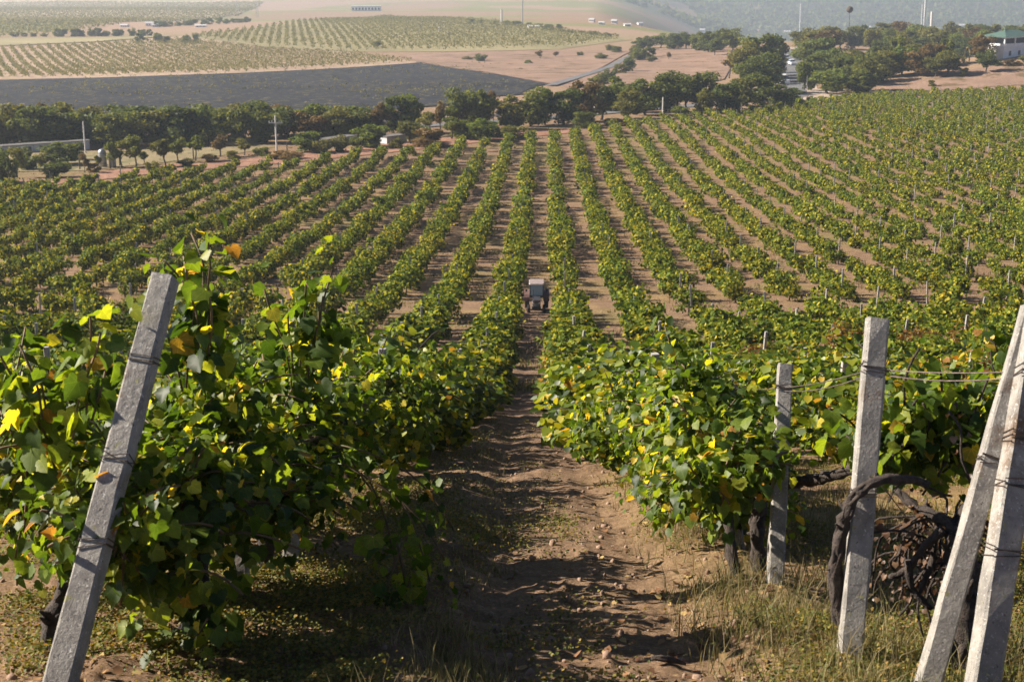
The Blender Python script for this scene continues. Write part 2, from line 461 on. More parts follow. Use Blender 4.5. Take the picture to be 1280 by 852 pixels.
na, nr = 560, 640
angs = np.concatenate([np.linspace(-1.2, -0.47, 40)[:-1], np.linspace(-0.47, 0.47, na), np.linspace(0.47, 1.2, 40)[1:]])
rad = np.geomspace(0.6, 9800, nr)
A, RR = np.meshgrid(angs, rad)
GX, GY = RR * np.sin(A), RR * np.cos(A)
GZ = HF(GX, GY)
V = np.stack([GX, GY, GZ], -1).reshape(-1, 3)
nA = len(angs)
I = (np.arange(nr - 1)[:, None] * nA + np.arange(nA - 1)[None, :])
F = np.stack([I, I + 1, I + nA + 1, I + nA], -1).reshape(-1, 4)
me = fast_mesh('ground', V, F, M['soil'], True)
def lerp(a, b, t): return a + (np.asarray(b) - a) * t[..., None]
col = np.broadcast_to(np.array([0.215, 0.142, 0.094]), GX.shape + (3,)).copy()
w = sstep(-0.05, 0.35, fbm(GX * 0.35, GY * 0.35, 41, 4)) * np.exp(-np.maximum(GY, 0) / 400)
col = lerp(col, [0.25, 0.18, 0.085], w * 0.75)                        # dry grassy tint
w = sstep(0.1, 0.5, fbm(GX * 0.22, GY * 0.15, 47, 4)) * (GY < 220)
col = lerp(col, [0.17, 0.155, 0.06], w * 0.55)                        # greener weeds
pw = np.exp(-((GX - path_x(GY)) / 0.95) ** 4) * (GY < 75)
col = lerp(col, [0.20, 0.132, 0.092], pw * 0.85)                      # trodden path
f = sstep(215, 300, GY)
col = lerp(col, [0.27, 0.19, 0.13], f)
fz = fbm(GX / 160, GY / 230, 61, 3)
f2 = sstep(560, 700, GY)
col = lerp(col, [0.20, 0.20, 0.085], f2 * sstep(-0.25, 0.0, fz))
col = lerp(col, [0.31, 0.22, 0.16], f2 * sstep(0.15, 0.2, fz))
hill = sstep(1900, 2300, GY)
hz = fbm(GX / 130, GY / 200, 71, 4)
col = lerp(col, [0.055, 0.07, 0.045], hill * sstep(-0.35, 0.0, hz) * np.clip(0.45 + GX / np.maximum(GY, 1) * 4, 0.12, 1))
ca = me.color_attributes.new('soil', 'FLOAT_COLOR', 'POINT')
ca.data.foreach_set('color', np.concatenate([col.reshape(-1, 3), np.ones((len(V), 1))], 1).astype(np.float32).ravel())
ground = link_mesh('ground', me)
tag(ground, 'dry brown vineyard soil running down the slope into the valley', None, None, 'structure')

# patches of land that have a border of their own
def patch(name, pix, mat, label, off=0.12, step=None, jit=0.0, world_poly=None, kind='structure'):
    if world_poly is None:
        poly = [P(*q)[:2] for q in pix]
    else: poly = world_poly
    # densify the border
    pl = []
    n = len(poly)
    ext = max(max(p[0] for p in poly) - min(p[0] for p in poly), max(p[1] for p in poly) - min(p[1] for p in poly))
    st = step or ext / 45
    for i in range(n):
        a, b = np.array(poly[i]), np.array(poly[(i + 1) % n])
        k = max(1, int(np.linalg.norm(b - a) / st))
        for j in range(k):
            q = a + (b - a) * j / k
            if jit: q = q + RNG.normal(0, jit, 2)
            pl.append(Vector((q[0], q[1])))
    xs = np.arange(min(p.x for p in pl), max(p.x for p in pl), st); ys = np.arange(min(p.y for p in pl), max(p.y for p in pl), st)
    inner = [Vector((x, y)) for x in xs for y in ys]
    nb = len(pl)
    r = delaunay_2d_cdt(pl + inner, [], [list(range(nb))], 1, 1e-4)
    vs = np.array([(v.x, v.y) for v in r[0]])
    z = H(vs[:, 0], vs[:, 1]) + micro(vs[:, 0], vs[:, 1]) + off
    me = bpy.data.meshes.new(name)
    me.from_pydata([(a, b, c) for (a, b), c in zip(vs, z)], [], r[2])
    for p_ in me.polygons: p_.use_smooth = True
    me.update(); me.materials.append(mat)
    o = link_mesh(name, me)
    return tag(o, label, None, None, kind)

def field_mat(name, c1, c2, c3=None, s=0.06, s3=0.35, thr=0.56):
    m, nt, out = newmat(name)
    pos = geopos(nt)
    c = ramp(nt, noise(nt, s, 6, pos, 0.65), [(0.33, c1), (0.67, c2)])
    if c3:
        r = N(nt, 'ShaderNodeMapRange'); r.inputs[1].default_value = thr; r.inputs[2].default_value = thr + 0.08
        nt.links.new(noise(nt, s3, 5, pos, 0.7), r.inputs[0]); c = mixc(nt, r.outputs[0], c, c3)
    b = N(nt, 'ShaderNodeBsdfPrincipled'); nt.links.new(c, b.inputs['Base Color']); b.inputs['Roughness'].default_value = 0.95
    b.inputs['Specular IOR Level'].default_value = 0.1
    bp = N(nt, 'ShaderNodeBump'); bp.inputs['Strength'].default_value = 0.5; bp.inputs['Distance'].default_value = 0.4
    nt.links.new(noise(nt, 1.2, 5, pos), bp.inputs['Height']); nt.links.new(bp.outputs[0], b.inputs['Normal'])
    nt.links.new(b.outputs[0], out.inputs[0]); return m
M['plowed'] = field_mat('dark_plowed_soil', (0.011, 0.013, 0.019), (0.027, 0.028, 0.034), (0.14, 0.115, 0.05), 0.05, 0.5, 0.56)
M['dry'] = field_mat('dry_pink_grass', (0.19, 0.125, 0.09), (0.28, 0.185, 0.135), (0.13, 0.09, 0.05), 0.09, 0.14, 0.54)
M['track'] = field_mat('reddish_track', (0.20, 0.105, 0.07), (0.30, 0.17, 0.12), (0.14, 0.10, 0.05), 0.35, 0.5, 0.58)
M['pale_field'] = field_mat('pale_stubble', (0.18, 0.145, 0.08), (0.25, 0.20, 0.115), (0.11, 0.12, 0.05), 0.15, 0.35, 0.55)
M['asphalt'] = field_mat('grey_asphalt', (0.11, 0.11, 0.115), (0.16, 0.16, 0.165), None, 0.2)  # the asphalt's own grey, shared by road and lanes
M['verge'] = field_mat('pale_gravel_verge', (0.32, 0.25, 0.20), (0.42, 0.33, 0.27), None, 0.3)
M['vfield'] = field_mat('far_vineyard_soil', (0.30, 0.21, 0.15), (0.38, 0.28, 0.20), (0.24, 0.20, 0.10), 0.03, 0.09, 0.56)
M['gfield'] = field_mat('green_field', (0.21, 0.185, 0.095), (0.29, 0.25, 0.135), (0.36, 0.28, 0.18), 0.02, 0.05, 0.6)
M['tfield'] = field_mat('tan_field', (0.36, 0.27, 0.19), (0.46, 0.36, 0.27), (0.24, 0.22, 0.12), 0.02, 0.05, 0.58)

patch('plowed_field', [(-60, 142), (-60, 102), (120, 98), (300, 92), (420, 86), (525, 79), (600, 90), (682, 105), (650, 118), (560, 132), (430, 142), (200, 150)], M['plowed'], 'dark grey plowed field behind the tree belt', 0.2, None, 0.9)
patch('far_vineyard_field', [(-60, 102), (-60, 64), (0, 60), (120, 54), (230, 46), (330, 60), (440, 66), (525, 79), (420, 86), (300, 92), (120, 98)], M['vfield'], 'pale soil of the striped vineyard beyond the plowed field', 0.2)
patch('dry_field', [(527, 79), (500, 70), (560, 66), (680, 64), (790, 64), (700, 104), (684, 105), (600, 90)], M['dry'], 'dry pinkish field right of the plowed field', 0.22)
patch('dry_hillside', [(702, 108), (793, 66), (850, 60), (925, 62), (905, 100), (800, 118), (735, 122)], M['dry'], 'dry pinkish slope between the diagonal road and the wooded road', 0.22)
patch('green_valley_field', [(230, 46), (300, 38), (480, 20), (640, 30), (790, 50), (700, 62), (560, 65), (440, 65), (330, 59)], M['gfield'], 'green valley field beyond the dry land', 0.14)
patch('upper_valley_field', [(-60, 60), (-60, 50), (100, 48), (225, 45), (120, 53), (0, 58)], M['gfield'], 'thin green field strip above the striped vineyard', 0.3)
patch('tan_valley_field', [(-60, 30), (-60, 3), (120, 1), (330, 1), (300, 18), (150, 28)], M['tfield'], 'hazy tan vineyard field at the top left of the valley', 0.5)
patch('pale_field', [(-40, 216), (-40, 191), (110, 190), (330, 182), (345, 184), (300, 192), (200, 204), (100, 214)], M['pale_field'], 'pale stubble field in front of the long white shed', 0.06)
patch('dirt_track', [(-60, 247), (0, 239), (100, 228), (200, 217), (350, 205), (480, 192), (640, 174), (720, 166), (715, 161), (640, 164), (480, 181), (350, 196), (200, 206), (100, 219), (0, 229), (-60, 236)], M['track'], 'reddish dirt track along the far edge of the vineyard', 0.07, step=2.0)
patch('bare_bank', [(1090, 112), (1150, 100), (1230, 84), (1300, 78), (1340, 84), (1340, 104), (1250, 108), (1160, 114)], M['dry'], 'bare pinkish bank below the pavilion', 0.1, step=1.5)
patch('bare_slope', [(1025, 74), (1075, 68), (1090, 80), (1085, 100), (1050, 108), (1020, 98)], M['dry'], 'bare pinkish slope between the trees by the road', 0.12, step=1.5)
patch('road_verge', [(962, 126), (966, 60), (1006, 60), (1018, 92), (1022, 112), (1058, 118), (1055, 128)], M['verge'], 'pale gravel verge beside the valley road', 0.10, step=1.5)
road = patch('road', [(974, 62), (998, 62), (1001, 75), (1004, 92), (1006, 112), (1010, 121), (985, 124), (975, 100), (973, 80)], M['asphalt'], 'sunlit valley road with cars between two stands of trees', 0.16, step=1.5)
lane_a, lane_b = P(688, 108), P(795, 68)
def strip(a, b, w):
    a, b = np.array(a[:2]), np.array(b[:2]); d = (b - a) / np.linalg.norm(b - a); n = np.array([-d[1], d[0]]) * w / 2
    return [tuple(a + n), tuple(a - n), tuple(b - n), tuple(b + n)]
patch('lane', None, M['asphalt'], 'straight narrow lane running diagonally across the dry land', 0.34, step=1.6, world_poly=strip(lane_a, lane_b, 2.8))
def band(pts, w):
    pts = [np.array(p[:2]) for p in pts]
    L, Rr = [], []
    for i, p in enumerate(pts):
        d = pts[min(i + 1, len(pts) - 1)] - pts[max(i - 1, 0)]; d = d / np.linalg.norm(d); n = np.array([-d[1], d[0]]) * w / 2
        L.append(tuple(p + n)); Rr.append(tuple(p - n))
    return L + Rr[::-1]
belt_road_pts = [P(x, y) for x, y in ((360, 172), (450, 163), (560, 156), (660, 150), (760, 141), (860, 133), (960, 125))]
patch('belt_road', None, M['asphalt'], 'narrow road running through the tree belt', 0.15, step=1.5, world_poly=band(belt_road_pts, 5))

# ---------------------------------------------------------------- leaves
_r = [(0.0, 0.0), (0.14, -0.15), (0.38, -0.17), (0.55, 0.04), (0.48, 0.18), (0.62, 0.40), (0.46, 0.50), (0.38, 0.64), (0.20, 0.82), (0.0, 0.98)]
_out = _r + [(-x, y) for x, y in _r[-2:0:-1]]
GRAPE_V = np.array([(0.0, 0.33)] + _out)
GRAPE_F = np.array([(0, 1 + i, 1 + (i + 1) % len(_out)) for i in range(len(_out))])
HEX_V = np.array([(0, 0), (0.42, -0.08), (0.52, 0.42), (0, 1.0), (-0.52, 0.42), (-0.42, -0.08)]); HEX_F = np.array([(0, 1, 2, 3), (0, 3, 4, 5)])
DIA_V = np.array([(0, 0), (0.5, 0.4), (0, 1.0), (-0.5, 0.4)]); DIA_F = np.array([(0, 1, 2, 3)])
def unit(a): return a / np.maximum(np.linalg.norm(a, axis=-1, keepdims=True), 1e-9)
def leaf_geo(fr, shape, rng, cup=0.35, droop=0.25):
    if len(shape[0]) > 10: cup, droop = max(cup, 0.55), max(droop, 0.42)
    """fr: (pos (n,3), t (n,3), nrm (n,3), size (n,))"""
    pos, t, nr, sz = fr
    t = unit(t); b = unit(np.cross(t, nr)); nr = np.cross(b, t)
    SV_, SF = shape
    n, k = len(pos), len(SV_)
    cu = cup * rng.uniform(-0.4, 1.2, (n, 1)); dr = droop * rng.uniform(-0.3, 1.3, (n, 1)); tw = rng.uniform(-0.3, 0.3, (n, 1))
    x = SV_[None, :, 0] * rng.uniform(0.85, 1.15, (n, 1)); y = SV_[None, :, 1] + 0 * x
    zz = cu * np.abs(x) - dr * y * y + tw * x * y
    vs = pos[:, None] + sz[:, None, None] * (x[..., None] * b[:, None] + y[..., None] * t[:, None] + zz[..., None] * nr[:, None])
    fs = (SF[None] + (np.arange(n) * k)[:, None, None]).reshape(-1, SF.shape[1])
    return vs.reshape(-1, 3), fs
GR, HX, DI = (GRAPE_V, GRAPE_F), (HEX_V, HEX_F), (DIA_V, DIA_F)

def grow(rng, nshoot, nnode, size, half=0.8, head=0.72, length=(0.6, 1.1), lat=2, spread=0.55, petiole=0.07, droopy=1.0, starts=None, dirs=None, upbias=1.0, path_side=0.0, wig=0.09, jit=0.18):
    """shoots from a cordon; returns leaf frames and shoot polylines"""
    Ps, Ts, Ns, Ss, shoots = [], [], [], [], []
    for s in range(nshoot):
        if starts is None:
            p = np.array([rng.normal(0, 0.06), rng.uniform(-half, half), head + rng.uniform(-0.12, 0.15)])
            sd = rng.choice([-1, 1]) if rng.random() > path_side else 1
            d = np.array([sd * abs(rng.normal(0, spread)), rng.normal(0, 0.3), upbias * rng.uniform(0.5, 1.15)])
            L = rng.uniform(*length)
        else:
            p = np.array(starts[s % len(starts)], float) + rng.normal(0, 0.04, 3)
            d = np.array(dirs[s % len(dirs)], float) + rng.normal(0, jit, 3)
            L = rng.uniform(*length)
        d = d / np.linalg.norm(d)
        st = L / nnode
        g = rng.uniform(0.08, 0.22) * droopy * (10.0 / nnode)
        poly = [p.copy()]
        for k in range(nnode):
            d = d + np.array([rng.normal(0, wig), rng.normal(0, wig), (rng.normal(0, wig * 0.6) if wig > 0.1 else 0) - g * (k / nnode + 0.25)])
            d = d / np.linalg.norm(d)
            p = p + d * st
            poly.append(p.copy())
            side = unit(np.cross(d, [0, 0, 1.0]) + rng.normal(0, 0.35, 3))
            for q in range(1 + (rng.integers(0, lat + 1) if lat else 0)):
                sg = (1 if (k + q) % 2 else -1)
                off = side * sg + rng.normal(0, 0.5, 3) + np.array([0, 0, 0.15])
                off = off / np.linalg.norm(off)
                lp = p + off * petiole * rng.uniform(0.5, 1.8) * (1 if q == 0 else 1.8)
                tip = off * 0.7 + np.array([0, 0, -rng.uniform(0.2, 1.0)]) + rng.normal(0, 0.25, 3)
                nm = np.array([0, 0, 0.8]) + off * 0.5 + rng.normal(0, 0.5, 3) + np.array([-0.35, 0.15, 0])
                Ps.append(lp); Ts.append(tip); Ns.append(nm)
                Ss.append(size * rng.uniform(0.6, 1.25) * (1.0 if k < nnode * 0.75 else 0.75))
        shoots.append(poly)
    return (np.array(Ps), np.array(Ts), np.array(Ns), np.array(Ss)), shoots

def clump(rng, n, size, wx=0.34, wy=0.55, z0=0.62, z1=1.32, nl=7, rr=(0.24, 0.44)):
    """leaves on the skins of a few bushy lobes along the row"""
    Ps, Ns = [], []
    per = n // nl
    for i in range(nl):
        c = np.array([rng.uniform(-wx, wx), rng.uniform(-wy, wy), rng.uniform(z0, z1)])
        rad_ = rng.uniform(*rr)
        d = unit(rng.normal(0, 1, (per, 3)))
        q = rad_ * rng.uniform(0.5, 1.1, (per, 1)) ** 0.5
        p = c + d * q * np.array([1, 1.05, 0.9])
        p[:, 2] -= 0.12 * rng.random(per) ** 2
        Ps.append(p); Ns.append(d + rng.normal(0, 0.5, (per, 3)) + np.array([0, 0, 0.25]))
    P_, N_ = np.concatenate(Ps), np.concatenate(Ns)
    t = rng.normal(0, 0.5, P_.shape) + N_ * np.array([0.5, 0.5, 0]) + np.array([0, 0, -0.8])
    return P_, t, N_, size * rng.uniform(0.6, 1.25, len(P_))
def joinfr(*fs): return [np.concatenate([f[i] for f in fs]) for i in range(4)]

def trunk_mb(mb, rng, head=0.72, half=0.8, r=0.035, n=7, jit=0.25, lean=0.0):
    x0, y0 = rng.normal(0, 0.05), rng.normal(0, 0.08)
    pts, rs = [], []
    for i in range(7):
        t = i / 6
        pts.append((x0 * (1 - t) + 0.05 * math.sin(5 * t + x0 * 40), y0 * (1 - t) + lean * t + 0.05 * math.sin(4 * t + y0 * 50), -0.12 + t * (head + 0.12)))
        rs.append(r * (1.35 - 0.45 * t))
    mb.tube(pts, rs, n, jit, rng)
    for sg in (-1, 1):
        q = [Vector(pts[-1])]
        for i in range(1, 6):
            t = i / 5
            q.append(Vector((rng.normal(0, 0.02), pts[-1][1] + sg * half * t, head + 0.10 * math.sin(t * 2.5) + rng.normal(0, 0.015))))
        mb.tube(q, [r * (0.8 - 0.5 * i / 5) for i in range(6)], max(4, n - 1), jit, rng)

# ---- vine variants (shared meshes): mid (8-38 m) and far (38-75 m)
def vine_variant(seed, lod, mat):
    rng = np.random.default_rng(seed)
    kw = dict(lat=1, half=0.75, petiole=0.07, spread=0.55)
    if lod == 'mid':
        fr, sh = grow(rng, 20, 10, 0.10, length=(0.5, 0.9), head=0.58, **kw)
        g = leaf_geo(joinfr(fr, clump(rng, 1300, 0.10, wx=0.44, z0=0.34, z1=1.0, nl=10, rr=(0.18, 0.4))), HX, rng)
    elif lod == 'near':
        fr, sh = grow(rng, 30, 16, 0.075, length=(0.45, 0.85), head=0.55, **kw)
        g = leaf_geo(joinfr(fr, clump(rng, 1600, 0.075, wx=0.4, z0=0.38, z1=0.92, nl=10, rr=(0.2, 0.4))), GR, rng)
    else:
        fr, sh = grow(rng, 14, 8, 0.13, length=(0.5, 0.95), upbias=1.3, head=0.55, **kw)
        g = leaf_geo(joinfr(fr, clump(rng, 720, 0.135, wx=0.46, z0=0.28, z1=1.15, nl=10, rr=(0.17, 0.39))), HX, rng)
    leaf = fast_mesh('foliage', g[0], g[1], mat)
    mb = MB(); trunk_mb(mb, rng, n=7 if lod != 'far' else 5)
    for q in sh[:: 1 if lod == 'near' else 2]:
        mb.tube(q[::3] + [q[-1]], 0.006, 4)
    tm = bpy.data.meshes.new('trunk'); tm.from_pydata(mb.v, [], mb.f); tm.update(); tm.materials.append(M['bark'])
    for p in tm.polygons: p.use_smooth = True
    return leaf, tm
NEARV = [vine_variant(100 + i, 'near', M['leaf_hero']) for i in range(3)]
MIDV = [vine_variant(200 + i, 'mid', M['leaf']) for i in range(7)]
MIDY = [vine_variant(260 + i, 'mid', M['leaf_yellow']) for i in range(2)]
MIDR = [vine_variant(280 + i, 'mid', M['leaf_rust']) for i in range(2)]
FARV = [vine_variant(300 + i, 'far', M['leaf_far']) for i in range(6)]

# ---- far edge of the vineyard, in X
edge_pix = [(-300, 268), (-100, 244), (0, 237), (200, 218), (350, 206), (480, 193), (640, 175), (700, 170), (780, 156), (880, 142), (1000, 128), (1100, 117), (1200, 113), (1290, 109), (1400, 106)]
_e = sorted([P(*q)[:2] for q in edge_pix])
EX, EY = np.array([e[0] for e in _e]), np.array([e[1] for e in _e])
def yend(x): return np.interp(x, EX, EY)
TRACK_Y = 71.0

ORD = ['', 'first', 'second', 'third', 'fourth', 'fifth', 'sixth', 'seventh', 'eighth', 'ninth', 'tenth', 'eleventh', 'twelfth', 'thirteenth', 'fourteenth', 'fifteenth', 'sixteenth', 'seventeenth', 'eighteenth', 'nineteenth', 'twentieth']
_tens = {2: 'twenty', 3: 'thirty', 4: 'forty', 5: 'fifty', 6: 'sixty', 7: 'seventy', 8: 'eighty'}
def ordw(n):
    if n <= 20: return ORD[n]
    t, u = divmod(n, 10)
    return _tens[t][:-1] + 'ieth' if u == 0 else _tens[t] + '-' + ORD[u]
def rowname(k):
    n = k + 1 if k >= 0 else -k
    side = 'right' if k >= 0 else 'left'
    return ('row just %s of the dirt path' % side) if n == 1 else ('%s row %s of the path' % (ordw(n), side))

vines = []
for k in range(-75, 75):
    X = 1.15 + 3.0 * k
    j = 0
    y = 6.4 + random.uniform(-0.3, 0.3)
    ye = float(yend(X)) - 1.5
    while y < ye:
        x = X + random.gauss(0, 0.09)
        z = float(HF(x, y))
        px, py, d = project((x, y, z + 0.8))
        miss = random.random() < (0.05 if y < 60 else 0.06 + 0.45 * max(0.0, float(vnoise(np.array(x * 0.11), np.array(y * 0.07), 97)) + 0.05))
        if -130 < px < 1430 and abs(y - TRACK_Y) > 2.2 and not (miss and not (abs(k + .5) < 1 and y < 25)):
            if not (y > 178 and random.random() < 0.1):
                vines.append((k, x, y, z, d, px))
        y += (1.5 if y < 30 else 1.32) + random.uniform(-0.12, 0.12)
print('vines', len(vines))
# hero rows keep their own custom vines near the camera
HERO_L = [v for v in vines if v[0] == -1 and v[2] < 13.5]
HERO_R = [v for v in vines if v[0] == 0 and v[2] < 12.5]
hero_ids = set(id(v) for v in HERO_L + HERO_R)
rest = sorted([v for v in vines if id(v) not in hero_ids], key=lambda v: v[4])
seen_rest = [v for v in rest if -40 < v[5] < 1320]
single = seen_rest[:285]
sid = set(id(v) for v in single)
mass = [v for v in rest if id(v) not in sid]
VG = 'grapevines growing in the vineyard rows'
count = {}
def vine_label(k, adj):
    count[k] = count.get(k, 0) + 1
    return '%s grapevine, %s from the front in the %s' % (adj, ordw(count[k]), rowname(k))
order = sorted(HERO_L + HERO_R + single, key=lambda v: v[2])
lab = {}
yel = {}
for v in order:
    a = 'green leafy'
    if id(v) in sid and v[4] < 45 and random.random() < 0.13: a = 'yellowing'; yel[id(v)] = 1
    elif id(v) in sid and v[0] >= 2 and v[4] > 16 and random.random() < 0.09: a = 'rusty brown'; yel[id(v)] = 2
    if v[0] == 0 and v[2] < 7.5: continue
    lab[id(v)] = vine_label(v[0], a)
for v in single:
    k, x, y, z, d, px = v
    if id(v) in yel: leaf, tm = random.choice(MIDY if yel[id(v)] == 1 else MIDR)
    elif d < 15: leaf, tm = random.choice(NEARV)
    elif d < 36: leaf, tm = random.choice(MIDV)
    else: leaf, tm = random.choice(FARV)
    o = empty('grapevine', (x, y, z), random.choice([0, math.pi]) + random.uniform(-0.12, 0.12), lab[id(v)], 'grapevine', VG)
    s = random.uniform(0.82, 1.16)
    o.scale = (s * random.uniform(0.95, 1.2) * ((1.3 if k in (-1, 0) else 1.2) if y > 14 else 1.0), s, s * random.uniform(0.88, 1.08))
    link_mesh('foliage', leaf, o); link_mesh('trunk', tm, o)

# ---- the rest of the vines: one mass
def bulk_frames(seed, nc, ns, nn, size):
    rng = np.random.default_rng(seed)
    f = grow(rng, ns, nn, size * 0.9, lat=0, half=0.7, length=(0.55, 0.95), petiole=0.08, spread=0.5, upbias=1.4, head=0.55)[0]
    return joinfr(f, clump(rng, nc, size, wx=0.48, wy=0.5, z0=0.26, z1=1.2, nl=9, rr=(0.16, 0.37)))
B1 = [bulk_frames(400 + i, 370, 14, 6, 0.18) for i in range(8)]
B2 = [bulk_frames(420 + i, 200, 9, 4, 0.24) for i in range(8)]
def place(fr, x, y, z, rz, s):
    c, sn = math.cos(rz), math.sin(rz)
    Rz = np.array([[c, -sn, 0], [sn, c, 0], [0, 0, 1]])
    s = np.array(s)
    return (fr[0] * s @ Rz.T + np.array([x, y, z]), fr[1] @ Rz.T, fr[2] @ Rz.T, fr[3] * s[1])
acc = [[], [], [], []]
tmb = []
for v in mass:
    k, x, y, z, d, px = v
    fr = random.choice(B1 if d < 115 else B2)
    s = random.uniform(0.70, 1.15) * (1.0 if x < 25 else 0.92)
    q = place(fr, x, y, z, random.choice([0, math.pi]) + random.uniform(-0.15, 0.15), (s * (random.uniform(1.0, 1.3) if abs(x) < 14 else random.uniform(0.72, 1.05)), s, s * (random.uniform(0.9, 1.2) if abs(x) < 14 else random.uniform(0.78, 1.08))))
    for a, b in zip(acc, q): a.append(b)
fr = [np.concatenate(a) for a in acc]
g = leaf_geo(fr, DI, RNG)
VV, FF = g
tv, tf = [], []
base = len(VV)
for i, v in enumerate(mass):
    k, x, y, z, d, px = v
    if d > 180: continue
    r0 = 0.045
    for zz in (-0.1, 0.8):
        for a in range(3): tv.append((x + r0 * math.cos(a * 2.1), y + r0 * math.sin(a * 2.1), z + zz))
    b = base + len(tv) - 6
    for a in range(3): tf.append((b + a, b + (a + 1) % 3, b + 3 + (a + 1) % 3, b + 3 + a))
me = fast_mesh('distant_grapevines', np.concatenate([VV, np.array(tv)]), [FF, np.array(tf)], [M['leaf_far'], M['bark']])
mi = np.zeros(len(me.polygons), np.int32); mi[len(FF):] = 1
me.polygons.foreach_set('material_index', mi)
tag(link_mesh('distant_grapevines', me), 'mass of green grapevine rows filling the middle of the slope', 'grapevines', None, 'stuff')
print('bulk faces', len(me.polygons))

# ---------------------------------------------------------------- hero vines
def img_pts(pix, depth, relto):
    """pixel chain at given depths -> local points"""
    out = []
    for i, (px, py) in enumerate(pix):
        t = depth[i] if hasattr(depth, '__len__') else depth
        out.append(PD(px, py, t) - np.array(relto))
    return out
def gnarl(mb, pts, r0, r1, rng, n=9, sub=4):
    pts = [Vector(p) for p in pts]
    q = []
    for i in range(len(pts) - 1):
        a, b = pts[i], pts[i + 1]
        p0 = pts[max(i - 1, 0)]; p3 = pts[min(i + 2, len(pts) - 1)]
        for s in range(sub):
            t = s / sub
            q.append(0.5 * ((2 * a) + (b - p0) * t + (2 * p0 - 5 * a + 4 * b - p3) * t * t + (3 * a - p0 - 3 * b + p3) * t ** 3))
    q.append(pts[-1])
    L = len(q)
    rs = [(r0 + (r1 - r0) * i / (L - 1)) * (1 + rng.uniform(-0.16, 0.2)) for i in range(L)]
    q = [p + Vector(rng.normal(0, r0 * 0.12, 3)) for p in q]
    mb.tube(q, rs, n, 0.22, rng)
    if r0 > 0.024:
        ph = rng.uniform(0, 6)
        for k in range(4):
            u = []
            for i, p in enumerate(q):
                a = ph + k * 1.6 + i * 0.33 + rng.normal(0, 0.15)
                w = rs[i] * (0.80 + rng.uniform(-0.15, 0.12))
                u.append(p + Vector((math.cos(a) * w, math.sin(a) * w * 0.9, 0.5 * w * math.sin(a * 1.7))))
            mb.tube(u, [x * rng.uniform(0.28, 0.48) for x in rs], 5, 0.3, rng)
        for k in range(int(L / 3)):
            i = int(rng.integers(1, L - 1)); d = Vector(rng.normal(0, 1, 3)).normalized()
            mb.tube([q[i], q[i] + d * rs[i] * 1.2, q[i] + d * rs[i] * rng.uniform(1.4, 2.6) + Vector((0, 0, 0.01))], [rs[i] * 0.5, rs[i] * 0.32, rs[i] * 0.12], 5, 0.2, rng)
def hero_vine(v, rng, label, nshoot=40, extra=None, trunk=None, trunk_r=0.04, path_side=0.2, head=0.72, upbias=1.0, length=(0.7, 1.2), size=0.076, droopy=1.0, half=0.9, spread=0.5):
    k, x, y, z, d, px = v
    o = empty('grapevine', (x, y, z), 0, label, 'grapevine', VG)
    fr, sh = grow(rng, nshoot, 20, size, lat=2, half=half, head=head, length=length, petiole=0.075, path_side=path_side, upbias=upbias, droopy=droopy, spread=spread)
    frs, shs = [fr], list(sh)
    for e in (extra or []):
        f2, s2 = grow(rng, e['n'], e.get('nodes', 12), e.get('size', size), lat=e.get('lat', 1), length=e['length'], petiole=0.075, starts=e['starts'], dirs=e['dirs'], droopy=e.get('droopy', 0.4), jit=e.get('jit', 0.18))
        frs.append(f2); shs += s2
    fr = [np.concatenate([f[i] for f in frs]) for i in range(4)]
    g = leaf_geo(fr, GR, rng)
    link_mesh('foliage', fast_mesh('foliage', g[0], g[1], M['leaf_hero']), o)
    mb = MB()
    if trunk is None: trunk_mb(mb, rng, head=head, r=trunk_r, n=9, half=half)
    else:
        for pts, r0, r1 in trunk: gnarl(mb, pts, r0, r1, rng)
    mb.build('trunk', M['bark'], o, True)
    mb = MB()
    for q in shs: mb.tube(q[::2] + [q[-1]], 0.0055, 5)
    mb.build('canes', M['cane'], o, True)
    return o
M['cane'] = surf('green_brown_cane', (0.06, 0.05, 0.02), (0.17, 0.10, 0.05), 10, 0.7, 0.1)

